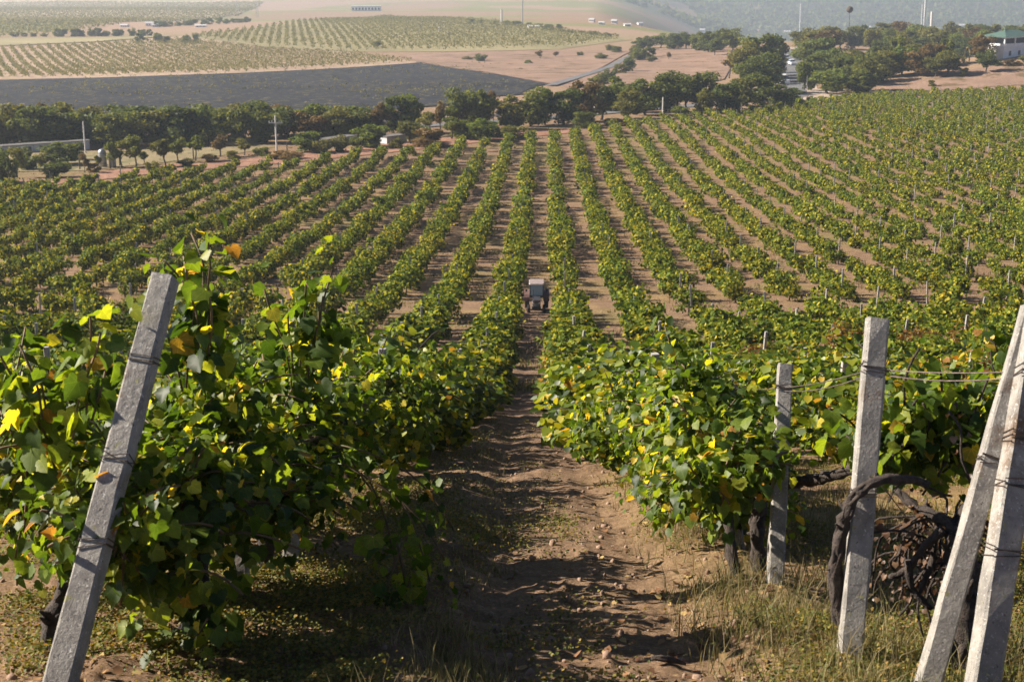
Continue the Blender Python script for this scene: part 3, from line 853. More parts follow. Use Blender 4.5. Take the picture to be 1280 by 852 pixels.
for i, v in enumerate(HERO_L):
    rng = np.random.default_rng(500 + i)
    o = (v[1], v[2], v[3])
    ex = []
    if i == 0:
        c = [PD(258, 470, 6.9) - o, PD(268, 455, 6.95) - o, PD(240, 480, 6.8) - o]
        ex.append(dict(n=8, jit=0.07, starts=c, dirs=[(0.0, 0, 1), (-0.08, 0, 1), (-0.02, 0.1, 1)], length=(0.4, 0.74), droopy=0.15, lat=2, size=0.085))
        c = [PD(75, 560, 6.2) - o, PD(100, 540, 6.1) - o]
        ex.append(dict(n=7, jit=0.1, starts=c, dirs=[(-0.1, 0, 1), (0.06, 0, 1)], length=(0.35, 0.54), droopy=0.3, lat=1, size=0.09))
        ex.append(dict(n=9, starts=[PD(225, 830, 6.5) - o, PD(245, 790, 6.5) - o, PD(205, 845, 6.4) - o], dirs=[(0.3, -0.2, 0.8), (-0.2, -0.2, 0.9), (0.5, -0.1, 0.7)], length=(0.25, 0.5), droopy=0.8, lat=1, size=0.08))
        ex.append(dict(n=44, starts=[PD(30, 560, 7.2) - o, PD(60, 600, 7.4) - o, PD(10, 600, 7.4) - o, PD(95, 580, 7.2) - o, PD(150, 600, 7.3) - o, PD(-30, 560, 7.2) - o, PD(200, 610, 7.6) - o], dirs=[(-0.5, 0.2, 0.2), (0.1, 0.2, 0.6), (-0.3, 0.1, -0.5), (0.2, 0.3, -0.6)], length=(0.35, 0.7), droopy=1.2, lat=2, size=0.066))
    if i == 1:
        ex.append(dict(n=7, jit=0.07, starts=[PD(372, 480, 8.0) - o, PD(390, 470, 8.1) - o], dirs=[(0.14, 0, 1), (0.26, 0.1, 1)], length=(0.4, 0.68), droopy=0.2, lat=2, size=0.085))
        ex.append(dict(n=5, starts=[PD(430, 570, 7.8) - o, PD(470, 600, 7.8) - o], dirs=[(0.5, -0.2, -0.2), (0.3, -0.3, -0.6)], length=(0.5, 0.9), droopy=1.4, lat=2))
        ex.append(dict(n=3, starts=[PD(500, 680, 7.2) - o], dirs=[(0.05, -0.1, -1)], length=(0.45, 0.7), droopy=0.3, lat=1, size=0.08))
    if i == 0:
        tr = [(img_pts([(215, 850), (225, 825), (238, 770), (245, 725), (250, 680)], 6.6, o), 0.055, 0.045),
              (img_pts([(250, 680), (300, 640), (360, 620)], [6.6, 7.2, 7.8], o), 0.04, 0.025), (img_pts([(250, 680), (180, 650), (110, 640)], [6.6, 6.3, 6.0], o), 0.035, 0.02)]
    else: tr = None
    hero_vine(v, rng, lab[id(v)], nshoot=84 if i < 3 else 66, extra=ex, trunk=tr, trunk_r=0.05, path_side=0.15, length=(0.42, 0.74) if i < 2 else (0.42, 0.68), head=0.58 if i < 2 else 0.56, half=0.95, spread=0.62, droopy=1.25, size=0.068)
# trunk at the very front of the left row
rng = np.random.default_rng(555)
p0 = np.array([*P(70, 838)[:3]]); dd = P(70, 838)[3]
o = empty('vine_stump', p0, 0, 'dark bare vine trunk leaning behind the slanting grey post', 'vine trunk')
mb = MB(); gnarl(mb, img_pts([(78, 850), (70, 800), (68, 770), (85, 730), (112, 690), (130, 640)], [dd, dd + .02, dd + .05, dd + .1, dd + .2, dd + .3], p0), 0.05, 0.03, rng)
mb.build('trunk', M['bark'], o, True)

for i, v in enumerate(HERO_R):
    rng = np.random.default_rng(600 + i)
    if v[2] < 7.5: continue
    o = (v[1], v[2], v[3])
    tr = None
    kw = dict(head=0.45, length=(0.40, 0.62), droopy=1.3, spread=0.85, nshoot=84, path_side=0.0)
    if i == 1:
        kw = dict(head=0.74, length=(0.32, 0.55), droopy=1.0, spread=0.6, nshoot=52, path_side=0.5)
        tr = [(img_pts([(952, 760), (949, 715), (947, 665), (950, 630), (965, 610), (988, 604), (1020, 600), (1045, 592), (1070, 586)], [v[4] - .15] * 4 + [v[4] - .2, v[4] - .3, v[4] - .45, v[4] - .6, v[4] - .75], o), 0.042, 0.026),
              (img_pts([(950, 640), (944, 610), (950, 590), (975, 585)], [v[4] - .15, v[4] - .1, v[4], v[4] + .1], o), 0.035, 0.02)]
    hero_vine(v, rng, lab[id(v)], trunk=tr, trunk_r=0.04, half=0.95, size=0.066, **kw)

# bare old vines at the front of the right row
def bare_vine(base_px, label, chains, leaves=None, seed=1):
    rng = np.random.default_rng(seed)
    bx, by, bz, bd = P(*base_px)
    o = empty('old_vine', (bx, by, bz), 0, label, 'grapevine')
    mb = MB()
    for pix, dep, r0, r1 in chains:
        dep = [bd + e for e in dep]
        gnarl(mb, img_pts(pix, dep, (bx, by, bz)), r0, r1, rng)
    mb.build('trunk', M['bark'], o, True)
    if leaves:
        for nm, mat, n, pix, dep, spr, size, lat, dirs, length in leaves:
            st = [PD(px, py, bd + dep) - np.array((bx, by, bz)) for px, py in pix]
            fr, sh = grow(rng, n, 9, size, lat=lat, starts=st, dirs=dirs, length=length, petiole=0.05, droopy=1.0, wig=0.24 if nm == 'dry_foliage' else 0.09)
            g = leaf_geo(fr, GR, rng, cup=0.7, droop=0.6)
            link_mesh(nm, fast_mesh(nm, g[0], g[1], mat), o)
            mb = MB()
            for q in sh: mb.tube(q, 0.006, 5)
            mb.build('canes', M['bark'], o, True)
    return o
bare_vine((1066, 838), 'dark curved bare vine trunk beside the tall grey post', [
    ([(1072, 850), (1066, 820), (1050, 770), (1044, 720), (1049, 670), (1062, 632), (1085, 607), (1118, 598), (1158, 603)], [-.2, -.2, -.2, -.22, -.25, -.3, -.3, -.25, -.15], 0.032, 0.02)], seed=11,
    leaves=[('dry_foliage', M['dead_leaf'], 20, [(1165, 640), (1185, 660), (1150, 650), (1175, 690)], 0.1, 0.1, 0.026, 0, [(-0.5, 0.2, -0.4), (0.4, 0.1, -0.3), (-0.2, -0.2, -0.8), (-0.6, 0, 0.1)], (0.25, 0.5))])
bare_vine((918, 738), 'short dark vine trunk behind the arching trunk on the right', [
    ([(924, 745), (916, 705), (912, 660), (908, 600)], [0, 0, .05, .1], 0.035, 0.025)], seed=13)
bare_vine((1196, 858), 'thick gnarled dark vine trunk in front of the slanting brace post', [
    ([(1196, 870), (1200, 830), (1204, 780), (1204, 730), (1200, 690), (1196, 655)], [0, 0, 0, 0, 0, 0], 0.055, 0.055),
    ([(1212, 860), (1216, 800), (1218, 740), (1212, 690), (1205, 660)], [.03, .03, .03, .02, 0], 0.03, 0.03),
    ([(1196, 660), (1210, 632), (1228, 605), (1240, 588)], [0, 0, 0, 0], 0.03, 0.016),
    ([(1196, 660), (1170, 645), (1140, 630), (1120, 612)], [0, .1, .2, .25], 0.03, 0.014),
    ([(1180, 660), (1150, 690), (1135, 712), (1112, 722)], [0, .05, .1, .1], 0.02, 0.012),
    ([(1135, 700), (1140, 735), (1165, 760)], [.08, .1, .1], 0.018, 0.01),
    ([(1175, 640), (1165, 700), (1150, 740)], [.1, .1, .1], 0.016, 0.01)], seed=14,
    leaves=[('foliage', M['leaf_hero'], 26, [(1130, 575), (1165, 570), (1200, 560), (1225, 570), (1110, 590)], 0.5, 0.1, 0.075, 2, [(-0.3, 0.2, 0.8), (0.3, 0.1, 0.7), (0.1, -0.1, 0.9), (-0.5, 0, 0.2)], (0.25, 0.5)), ('dry_foliage', M['dead_leaf'], 19, [(1170, 630), (1150, 660), (1180, 670), (1195, 640), (1160, 700)], 0.15, 0.1, 0.026, 0, [(-0.5, 0.2, -0.4), (0.3, 0.1, -0.3), (-0.4, -0.1, -0.8), (-0.3, 0, 0.4)], (0.25, 0.45))])

# ---------------------------------------------------------------- posts
def beam(name, pts, w, d, label, ties=(), mat=None, group='concrete posts of the trellis', facing=0.0):
    """square concrete post from base point to top point, chamfered, with wire ties as parts"""
    a, b = Vector(pts[0]), Vector(pts[1])
    ax = (b - a); L = ax.length; ax.normalize()
    o = empty(name, a, 0, label, 'post', group)
    yv = Vector((math.sin(facing), math.cos(facing), 0)); xv = yv.cross(ax).normalized(); yv = ax.cross(xv)
    rot = Matrix((xv, yv, ax)).transposed()
    import bmesh
    bm = bmesh.new()
    n = 14
    rng = np.random.default_rng(int(abs(a.x * 1000)) + 3)
    rings = []
    for i in range(n + 1):
        t = i / n
        hw, hd = w / 2 * (1.04 - 0.1 * t), d / 2 * (1.04 - 0.1 * t); c = 0.09 * w
        ring = []
        for (sx, sy) in ((-hw + c, -hd), (hw - c, -hd), (hw, -hd + c), (hw, hd - c), (hw - c, hd), (-hw + c, hd), (-hw, hd - c), (-hw, -hd + c)):
            jx, jy = rng.normal(0, 0.0018, 2)
            zz = L * t - 0.0 + (rng.normal(0, 0.004) if i == n else 0)
            ring.append(bm.verts.new(rot @ Vector((sx + jx, sy + jy, zz)) - ax * (0.3 if i == 0 else 0)))
        rings.append(ring)
    for i in range(n):
        for j in range(8):
            bm.faces.new((rings[i][j], rings[i][(j + 1) % 8], rings[i + 1][(j + 1) % 8], rings[i + 1][j]))
    bm.faces.new(rings[-1]); bm.faces.new(rings[0][::-1])
    me = bpy.data.meshes.new('shaft'); bm.to_mesh(me); bm.free(); me.materials.append(mat or M['concrete'])
    link_mesh('shaft', me, o)
    for t in ties:
        mb = MB()
        for dz in (0, 0.011, -0.009):
            hw, hd = w / 2 * (1.05 - 0.1 * t) + 0.003, d / 2 * (1.05 - 0.1 * t) + 0.003
            loop = [(-hw, -hd), (hw, -hd), (hw, hd), (-hw, hd), (-hw, -hd)]
            mb.tube([rot @ Vector((x_, y_, L * t + dz * rng.uniform(0.3, 2.2) + rng.normal(0, 0.009))) for x_, y_ in loop], 0.0024, 5)
        mb.build('wire_tie', M['wire_tie'], o)
    return o
def base_at(px, py): return P(px, py)
# slanting end post on the left
b = P(62, 905)
beam('concrete_post', (b[:3], PD(207, 347, b[3] + 0.55)), 0.106, 0.10, 'thick grey concrete end post slanting in front of the left vine row', ties=(0.80, 0.57, 0.38), facing=0.12)
b = P(1220, 905)
HE = PD(1311, 318, b[3] + 0.25)
beam('concrete_post', (b[:3], HE), 0.108, 0.108, 'pale concrete end post with lit edge slanting out of the right picture border', ties=(0.74, 0.60, 0.50, 0.36), facing=0.0)
b = P(1150, 890)
beam('concrete_post', (b[:3], PD(1290, 385, b[3] + 0.1)), 0.085, 0.085, 'grey concrete brace post slanting up against the pale end post', ties=(0.62,), facing=0.17)
b = P(1059, 858)
MIDP = (np.array(b[:3]), PD(1097, 398, b[3] + 0.1))
beam('concrete_post', MIDP, 0.098, 0.09, 'tall grey concrete post beside the curved bare vine trunk', ties=(0.86, 0.52), facing=0.08)
b = P(968, 748)
P2 = (np.array(b[:3]), PD(981, 456, b[3] + 0.3))
beam('concrete_post', P2, 0.088, 0.08, 'grey concrete post between the arching vine trunks, second from the right row end', ties=(0.9,), facing=0.05)
b = P(922, 700)
P3 = (np.array(b[:3]), PD(912, 465, b[3] + 0.3))
beam('concrete_post', P3, 0.085, 0.08, 'short pale post top rising above the leaves, third in the right row', ties=(0.92,), facing=0.05)
b = P(238, 760)
beam('concrete_post', (b[:3], PD(262, 560, b[3] + 0.1)), 0.09, 0.085, 'concrete post in deep shade behind the left front trunk')
b = P(300, 745)
beam('concrete_post', (b[:3], PD(303, 520, b[3] + 0.1)), 0.09, 0.085, 'upright concrete post in shade right of the left front trunk')
b = P(362, 715)
beam('concrete_post', (b[:3], PD(377, 468, b[3] + 0.4)), 0.085, 0.08, 'concrete post with pale top among the yellow leaves of the left row')

# line posts further off (one mesh shared)
mb = MB(); mb.box((0, 0, 0.85), (0.085, 0.085, 2.0), None, 0.94, 0.008)
pm = bpy.data.meshes.new('line_post'); pm.from_pydata(mb.v, [], mb.f); pm.update(); pm.materials.append(M['concrete_far'])
pcount = {}
npost = 0
far_posts = MB()
for k in range(-45, 55):
    X = 1.15 + 3 * k
    y = 13.5 + ((k * 37) % 11) * 0.4 if abs(k + .5) < 1 else 9.5 + ((k * 37) % 11) * 0.5
    while y < float(yend(X)) - 2:
        x = X + random.gauss(0, 0.06); z = float(HF(x, y))
        px, py, d = project((x, y, z + 1.6))
        if 0 < px < 1280 and py < 852 and abs(y - TRACK_Y) > 1.5:
            if d < 75 and npost < 150:
                pcount[k] = pcount.get(k, 0) + 1
                o = link_mesh('line_post', pm)
                o.location = (x, y, z); o.rotation_euler = (random.gauss(0, 0.045), random.gauss(0, 0.05), random.uniform(-0.3, 0.3))
                o.scale = (1, 1, random.uniform(0.84, 1.0) * (0.80 if y < 30 else 0.9))
                tag(o, 'grey line post, %s from front in %s' % (ordw(pcount[k]), rowname(k)), 'post', 'line posts in the vineyard rows')
                npost += 1
            elif random.random() < 0.5:
                far_posts.box((x, y, z + 0.8), (0.08, 0.08, 1.8 * random.uniform(0.85, 1.05)))
        y += random.uniform(6.8, 8.2)
tag(far_posts.build('distant_line_posts', M['concrete_far']), 'small grey line posts scattered through the far vine rows', 'posts', None, 'stuff')
print('posts', npost)

# trellis wires of the right row
def on(pp, t): return pp[0] + (pp[1] - pp[0]) * t
def wire(pts, label, sag=0.03, r=0.0028):
    o = MB(); q = []
    for i in range(len(pts) - 1):
        a, b = np.array(pts[i]), np.array(pts[i + 1])
        for s in range(8):
            t = s / 8; q.append(a + (b - a) * t - np.array([0, 0, sag * 4 * t * (1 - t)]))
    q.append(np.array(pts[-1]))
    o.tube(q, r, 5)
    tag(o.build('trellis_wire', M['wire']), label, 'wire', 'trellis wires of the right row')
eb = np.array(P(1220, 905)[:3])
ENDP = (eb, HE)
wire([on(ENDP, 0.745), on(MIDP, 0.862), on(P2, 0.90), on(P3, 0.92)], 'upper rusty trellis wire strung between the right row posts', 0.015)
wire([on(ENDP, 0.735), on(MIDP, 0.85), on(P2, 0.885)], 'lower twin of the rusty wire strung between the right row posts', 0.03)
wire([on(MIDP, 0.60), PD(1140, 655, 6.4), PD(1190, 710, 6.3)], 'loose pale wire slanting down from the tall post to the dry vine', 0.0, 0.003)

# ---------------------------------------------------------------- weeds and dry grass (uncountable)
def blades(name, pts, hgt, nb, spread, mat, label, width=0.006, curl=0.5, cat='grass'):
    n = len(pts)
    p = np.repeat(pts, nb, 0) + np.concatenate([RNG.normal(0, spread, (n * nb, 2)), np.zeros((n * nb, 1))], 1)
    p[:, 2] = HF(p[:, 0], p[:, 1]) - 0.01
    h = np.repeat(hgt, nb) * RNG.uniform(0.4, 1.15, n * nb)
    a = RNG.uniform(0, 2 * math.pi, n * nb); l = RNG.uniform(0.1, curl, n * nb) * h
    dx = np.stack([np.cos(a) * l, np.sin(a) * l, 0 * a], 1); b = RNG.uniform(0, 2 * math.pi, n * nb)
    w = np.repeat(width if hasattr(width, '__len__') else np.full(n, width), nb)
    sd = np.stack([np.cos(b) * w, np.sin(b) * w, 0 * b], 1)
    mid = p + dx * 0.35 + np.stack([0 * h, 0 * h, h * 0.6], 1); top = p + dx + np.stack([0 * h, 0 * h, h * 0.95], 1)
    V = np.stack([p - sd, p + sd, mid + sd * 0.7, mid - sd * 0.7, top], 1).reshape(-1, 3)
    i = (np.arange(n * nb) * 5)[:, None]
    me = fast_mesh(name, V, [i + np.array([[0, 1, 2, 3]]), i + np.array([[3, 2, 4]])], mat)
    return tag(link_mesh(name, me), label, cat, None, 'stuff')
def pick(n, y0, y1, f, gamma=1.0, amax=0.42):
    """random ground points, thinned by f(x, y)"""
    y = y0 * (y1 / y0) ** RNG.random(n)
    x = y * RNG.uniform(-amax, amax, n)
    keep = RNG.random(n) < f(x, y)
    x, y = x[keep], y[keep]
    return np.stack([x, y, H(x, y)], 1)
def rowdist(x):
    k = np.round((x - 1.15) / 3.0); return np.abs(x - 1.15 - 3 * k)
def offpath(x, y):
    return sstep(0.35, 1.0, np.abs(x - path_x(y) - 0.25))
pts = pick(26000, 4.2, 40, lambda x, y: np.clip(0.15 + 1.6 * fbm(x * 0.7, y * 0.7, 81, 3), 0, 1) * offpath(x, y) * (x > -0.5))
blades('dry_grass', pts, 0.05 + 0.16 * RNG.random(len(pts)) ** 2, 9, 0.05, M['dry_blade'], 'dry yellowish grass tufts around the vine rows', 0.0028)
pts = pick(5000, 4.6, 11, lambda x, y: sstep(0.55, 0.9, x) * (1 - sstep(2.0, 2.6, x)) * np.clip(0.35 + 1.5 * fbm(x * 1.1, y * 1.1, 83, 3), 0, 1))
blades('tall_dry_grass', pts, 0.07 + 0.26 * RNG.random(len(pts)) ** 1.6, 8, 0.06, M['dry_blade'], 'taller dry grass standing under the bare right vines', 0.0022, 0.95)
pts = pick(9000, 4.4, 30, lambda x, y: np.exp(-((np.abs(x - path_x(y) - 0.15) - 0.95) / 0.28) ** 2) * np.clip(0.4 + 1.4 * fbm(x * 1.3, y * 1.3, 87, 3), 0, 1))
blades('verge_grass', pts, 0.05 + 0.12 * RNG.random(len(pts)), 9, 0.05, M['dry_blade'], 'broken dry grass along both edges of the dirt path', 0.0026, 0.9)
pts = pick(30000, 38, 215, lambda x, y: np.clip(0.05 + 1.5 * fbm(x * 0.25, y * 0.25, 85, 3), 0, 1) * (np.abs(x) < 120))
blades('distant_dry_grass', pts, 0.12 + 0.22 * RNG.random(len(pts)), 6, 0.22, M['dry_blade'], 'patches of dry grass between the distant rows', 0.012 + 0.0002 * pts[:, 1])
def leaflets(name, pts, n, spread, h, size, mat, label, cat, flat=0.6, shape=HX):
    m = len(pts) * n
    p = np.repeat(pts, n, 0) + np.concatenate([RNG.normal(0, spread, (m, 2)), np.zeros((m, 1))], 1)
    p[:, 2] = HF(p[:, 0], p[:, 1]) + 0.008 + h * RNG.random(m) ** 1.5
    t = RNG.normal(0, 1, (m, 3)); t[:, 2] *= 0.5
    nr = RNG.normal(0, 1 - flat, (m, 3)) + np.array([0, 0, 1.0])
    g = leaf_geo((p, t, nr, size * RNG.uniform(0.5, 1.3, m)), shape, RNG)
    return tag(link_mesh(name, fast_mesh(name, g[0], g[1], mat)), label, cat, None, 'stuff')
pts = pick(21000, 4.2, 30, lambda x, y: np.clip(0.3 + 0.35 * (x < -0.7) + 2.0 * fbm(x * 0.8, y * 0.8, 91, 3), 0, 1) * np.maximum(offpath(x, y), 0.35 * (np.abs(x - path_x(y) + 0.02) < 0.28)) * np.where(y < 14, 1.0, 0.6))
leaflets('weeds', pts, 34, 0.08, 0.08, 0.015, M['weed'], 'low yellow green weeds creeping over the soil', 'weeds')
pts = pick(4000, 4.2, 30, lambda x, y: 0.15 + 0.6 * (rowdist(x) < 0.8))
leaflets('fallen_leaves', pts, 2, 0.2, 0.01, 0.034, M['litter'], 'brown fallen leaves scattered on the soil', 'leaves', 0.8)
# clods and small stones on the path
def clod_field():
    pts = pick(5200, 4.2, 30, lambda x, y: np.exp(-((x - path_x(y)) / 1.1) ** 2) * 0.9 + 0.12)
    ico = np.array([(0, 0, 1), (0.9, 0, 0.35), (0.28, 0.85, 0.35), (-0.72, 0.53, 0.35), (-0.72, -0.53, 0.35), (0.28, -0.85, 0.35), (0.72, 0.53, -0.4), (-0.28, 0.85, -0.4), (-0.9, 0, -0.4), (-0.28, -0.85, -0.4), (0.72, -0.53, -0.4)])
    fc = [(0, 1, 2), (0, 2, 3), (0, 3, 4), (0, 4, 5), (0, 5, 1), (1, 6, 2), (2, 7, 3), (3, 8, 4), (4, 9, 5), (5, 10, 1), (6, 7, 2), (7, 8, 3), (8, 9, 4), (9, 10, 5), (10, 6, 1)]
    n = len(pts)
    s = 0.006 + 0.022 * RNG.random(n) ** 3
    V = ico[None] * s[:, None, None] * RNG.uniform(0.6, 1.3, (n, 1, 3)) * RNG.uniform(0.8, 1.2, (n, 11, 1))
    pts[:, 2] = HF(pts[:, 0], pts[:, 1]) + s * 0.2
    V = V + pts[:, None]
    F = (np.array(fc)[None] + (np.arange(n) * 11)[:, None, None]).reshape(-1, 3)
    tag(link_mesh('soil_clods', fast_mesh('soil_clods', V.reshape(-1, 3), F, M['clod'])), 'small soil clods lying on the dirt path', 'clods', None, 'stuff')
M['clod'] = surf('dry_clod', (0.19, 0.125, 0.09), (0.31, 0.21, 0.15), 9, 0.95, 0.4, world=True)
clod_field()

# ---------------------------------------------------------------- trees
def tree_mesh(seed, nleaf, kind):
    """unit-height tree: crown mesh and trunk mesh"""
    rng = np.random.default_rng(seed)
    lobes = []
    if kind == 'round': zc, zr, wr, nl, sz = 0.54, 0.42, 0.42, 22, 0.045
    elif kind == 'tall': zc, zr, wr, nl, sz = 0.55, 0.42, 0.28, 18, 0.042
    elif kind == 'bush': zc, zr, wr, nl, sz = 0.42, 0.40, 0.58, 16, 0.065
    else: zc, zr, wr, nl, sz = 0.62, 0.28, 0.33, 9, 0.05
    for i in range(nl):
        a = rng.uniform(0, 2 * math.pi); q = rng.random() ** 0.5
        z = zc + zr * rng.uniform(-0.95, 0.85)
        k = math.sqrt(max(0.1, 1 - ((z - zc) / zr) ** 2))
        lobes.append((np.array([wr * 0.72 * q * k * math.cos(a), wr * 0.72 * q * k * math.sin(a), z]), rng.uniform(0.075, 0.175) * (1.25 if kind == 'bush' else 1)))
    per = nleaf // nl
    Ps, Ns = [], []
    for c, r in lobes:
        d = unit(rng.normal(0, 1, (per, 3)))
        rr = r * rng.uniform(0.55, 1.12, (per, 1)) ** 0.6
        rr = rr * (1 + 0.28 * np.sin(d[:, :1] * 9 + c[0] * 40) * np.sin(d[:, 2:3] * 8))
        Ps.append(c + d * rr * np.array([1.1, 1.1, 0.85])); Ns.append(d + rng.normal(0, 0.45, (per, 3)))
    Ps = np.concatenate(Ps); Ns = np.concatenate(Ns)
    ok = Ps[:, 2] > 0.04
    Ps, Ns = Ps[ok], Ns[ok]
    t = rng.normal(0, 1, Ps.shape)
    g = leaf_geo((Ps, t, Ns, sz * rng.uniform(0.5, 1.3, len(Ps))), HX, rng)
    mb = MB()
    th = zc - zr * 0.4
    pts = [(0.02 * math.sin(i * 1.7 + seed), 0.02 * math.cos(i * 1.3 + seed), -0.06 + (th + 0.06) * i / 4) for i in range(5)]
    mb.tube(pts, [0.030, 0.025, 0.022, 0.018, 0.014], 7, 0.1, rng)
    for c, r in lobes[:8]:
        a = Vector(pts[rng.integers(2, 5)]); b = Vector(c)
        mb.tube([a, a.lerp(b, 0.5) + Vector(rng.normal(0, 0.015, 3)), b], [0.013, 0.009, 0.004], 5)
    tm = bpy.data.meshes.new('trunk'); tm.from_pydata(mb.v, [], mb.f); tm.update(); tm.materials.append(M['tree_bark'])
    return g, tm
TREES = {}
for kind, ns, nl in (('round', 5, 4400), ('tall', 3, 3200), ('bush', 4, 2600), ('sparse', 4, 1700)):
    TREES[kind] = []
    for i in range(ns):
        g, tm = tree_mesh(700 + i + 10 * len(kind), nl, kind)
        TREES[kind].append(({c: fast_mesh('crown', g[0], g[1], M[c]) for c in ('tree_green', 'tree_olive', 'tree_autumn', 'tree_bright')}, tm))
CNAME = {'tree_green': 'dark green', 'tree_olive': 'olive green', 'tree_autumn': 'brownish', 'tree_bright': 'light green'}
KNAME = {'round': 'round crowned', 'tall': 'tall narrow', 'bush': 'low bushy', 'sparse': 'thin open'}
def tree(px, py, top, wpx, kind, colr, label, group=None, nm=None, aspect=None):
    x, y, z, d = P(px, py)
    h = (py - top) * d / FPX / (1.06 if kind in ('round', 'tall') else 1.0)
    w = wpx * d / FPX * (1.12 if kind in ('round', 'tall') else 1.0)
    unitw = {'round': 0.74, 'tall': 0.52, 'bush': 1.10, 'sparse': 0.74}[kind]
    o = empty(nm or ('bush' if kind == 'bush' else 'tree'), (x, y, z), random.uniform(0, 6.28), label, 'bush' if kind == 'bush' else 'tree', group)
    s = w / unitw
    o.scale = (s, s, h / (0.98 if kind != 'bush' else 0.95))
    crowns, tm = random.choice(TREES[kind])
    link_mesh('crown', crowns[colr], o); link_mesh('trunk', tm, o)
    return o
def pickc(w): return random.choices(['tree_green', 'tree_olive', 'tree_autumn', 'tree_bright'], w)[0]
def belt(xs, basef, topf, wr, kinds, cw, where, group, jy=2):
    for i, x in enumerate(xs):
        kind = random.choice(kinds); c = pickc(cw)
        x = x + random.uniform(-4, 4)
        by = basef(x) + random.uniform(-jy, jy)
        tp = topf(x) + random.uniform(-6, 4)
        tree(x, by, tp, random.uniform(*wr), kind, c, '%s %s %s, %s from left %s' % (KNAME[kind], CNAME[c], 'bush' if kind == 'bush' else 'tree', ordw(i + 1), where), group)
ip = lambda xs, ys: (lambda x: float(np.interp(x, xs, ys)))
TB = 'trees of the windbreak behind the shed'
belt(range(-20, 450, 27), ip([0, 200, 450], [184, 181, 172]), ip([0, 60, 150, 330, 420, 450], [134, 136, 137, 134, 140, 134]), (38, 50), ['round', 'round', 'bush'], [7, 2.5, .3, .3], 'in the dense front windbreak', TB)
belt(range(-8, 450, 30), ip([0, 200, 450], [178, 175, 167]), ip([0, 150, 330, 420, 450], [132, 133, 131, 136, 131]), (36, 48), ['round', 'tall'], [5, 4, .4, .5], 'in the rear windbreak row', TB)
tree(58, 178, 121, 26, 'sparse', 'tree_autumn', 'reddish brown bare tree rising above the windbreak at far left')
tree(80, 180, 124, 32, 'tall', 'tree_olive', 'taller olive tree rising out of the windbreak beside the reddish tree')
tree(398, 170, 128, 30, 'tall', 'tree_bright', 'light tall tree at the right end of the windbreak')
# middle belt, individually
MIDT = [(428, 172, 132, 26, 'round', 'tree_olive'), (450, 172, 134, 30, 'round', 'tree_green'), (476, 168, 125, 30, 'round', 'tree_autumn'), (492, 166, 117, 32, 'round', 'tree_green'), (512, 166, 118, 30, 'round', 'tree_bright'),
        (532, 170, 135, 30, 'sparse', 'tree_olive'), (550, 168, 123, 24, 'sparse', 'tree_autumn'), (575, 164, 109, 40, 'round', 'tree_green'), (598, 162, 108, 34, 'round', 'tree_green'), (617, 160, 106, 20, 'sparse', 'tree_autumn'),
        (636, 162, 116, 44, 'round', 'tree_olive'), (664, 158, 115, 36, 'round', 'tree_green'), (682, 156, 107, 32, 'round', 'tree_bright'), (704, 156, 110, 42, 'round', 'tree_green'), (730, 152, 98, 40, 'round', 'tree_autumn'),
        (752, 150, 105, 30, 'tall', 'tree_green'), (770, 140, 92, 40, 'round', 'tree_green'), (786, 148, 108, 30, 'round', 'tree_olive'), (806, 144, 96, 44, 'round', 'tree_green'), (832, 140, 90, 46, 'round', 'tree_green'),
        (858, 138, 92, 42, 'round', 'tree_green'), (882, 138, 90, 40, 'round', 'tree_green'), (880, 142, 108, 28, 'round', 'tree_olive'), (905, 140, 102, 38, 'round', 'tree_green'), (925, 136, 96, 40, 'round', 'tree_olive'),
        (948, 134, 92, 42, 'round', 'tree_green'), (972, 132, 104, 40, 'round', 'tree_green'), (990, 128, 108, 22, 'round', 'tree_green'), (940, 118, 70, 42, 'round', 'tree_green'), (960, 116, 66, 40, 'round', 'tree_green'),
        (930, 104, 52, 40, 'round', 'tree_olive'), (948, 100, 40, 46, 'round', 'tree_green'), (966, 96, 44, 30, 'round', 'tree_green'), (912, 98, 62, 28, 'sparse', 'tree_autumn'), (975, 92, 68, 22, 'round', 'tree_olive'),
        (600, 176, 146, 44, 'round', 'tree_bright'), (565, 174, 143, 34, 'sparse', 'tree_green')]
for i, (px, py, tp, w, kd, c) in enumerate(sorted(MIDT)):
    tree(px, py, tp, w, kd, c, '%s %s tree, %s from left in the roadside tree belt' % (KNAME[kd], CNAME[c], ordw(i + 1)), 'trees of the roadside belt')
# orchard trees and bushes in front of the windbreak
FRT = [(4, 228, 180, 40, 'bush', 'tree_green', 'dark bush at the left border beside the track'), (22, 222, 184, 30, 'sparse', 'tree_olive', 'thin tree beside the dark bush at the left border'),
       (78, 206, 176, 44, 'round', 'tree_green', 'dark tree standing over a bush in front of the shed'), (72, 222, 201, 40, 'bush', 'tree_green', 'low dark bush under the tree in front of the shed'),
       (106, 216, 192, 14, 'sparse', 'tree_autumn', 'small yellowish sapling left of the silver tank'), (122, 212, 192, 12, 'sparse', 'tree_olive', 'leafless leaning sapling close to the silver tank')]
for i, (px, py, tp, w) in enumerate([(142, 210, 178, 22), (152, 209, 176, 26), (170, 209, 170, 30), (181, 206, 186, 18), (206, 208, 168, 34), (222, 203, 168, 24), (245, 201, 164, 30), (275, 196, 166, 30), (306, 194, 171, 24)]):
    c = ['tree_green', 'tree_olive', 'tree_green', 'tree_green', 'tree_olive', 'tree_green', 'tree_green', 'tree_autumn', 'tree_olive'][i]
    FRT.append((px, py, tp, w, 'sparse', c, 'small %s fruit tree, %s from the silver tank' % (CNAME[c], ordw(i + 1))))
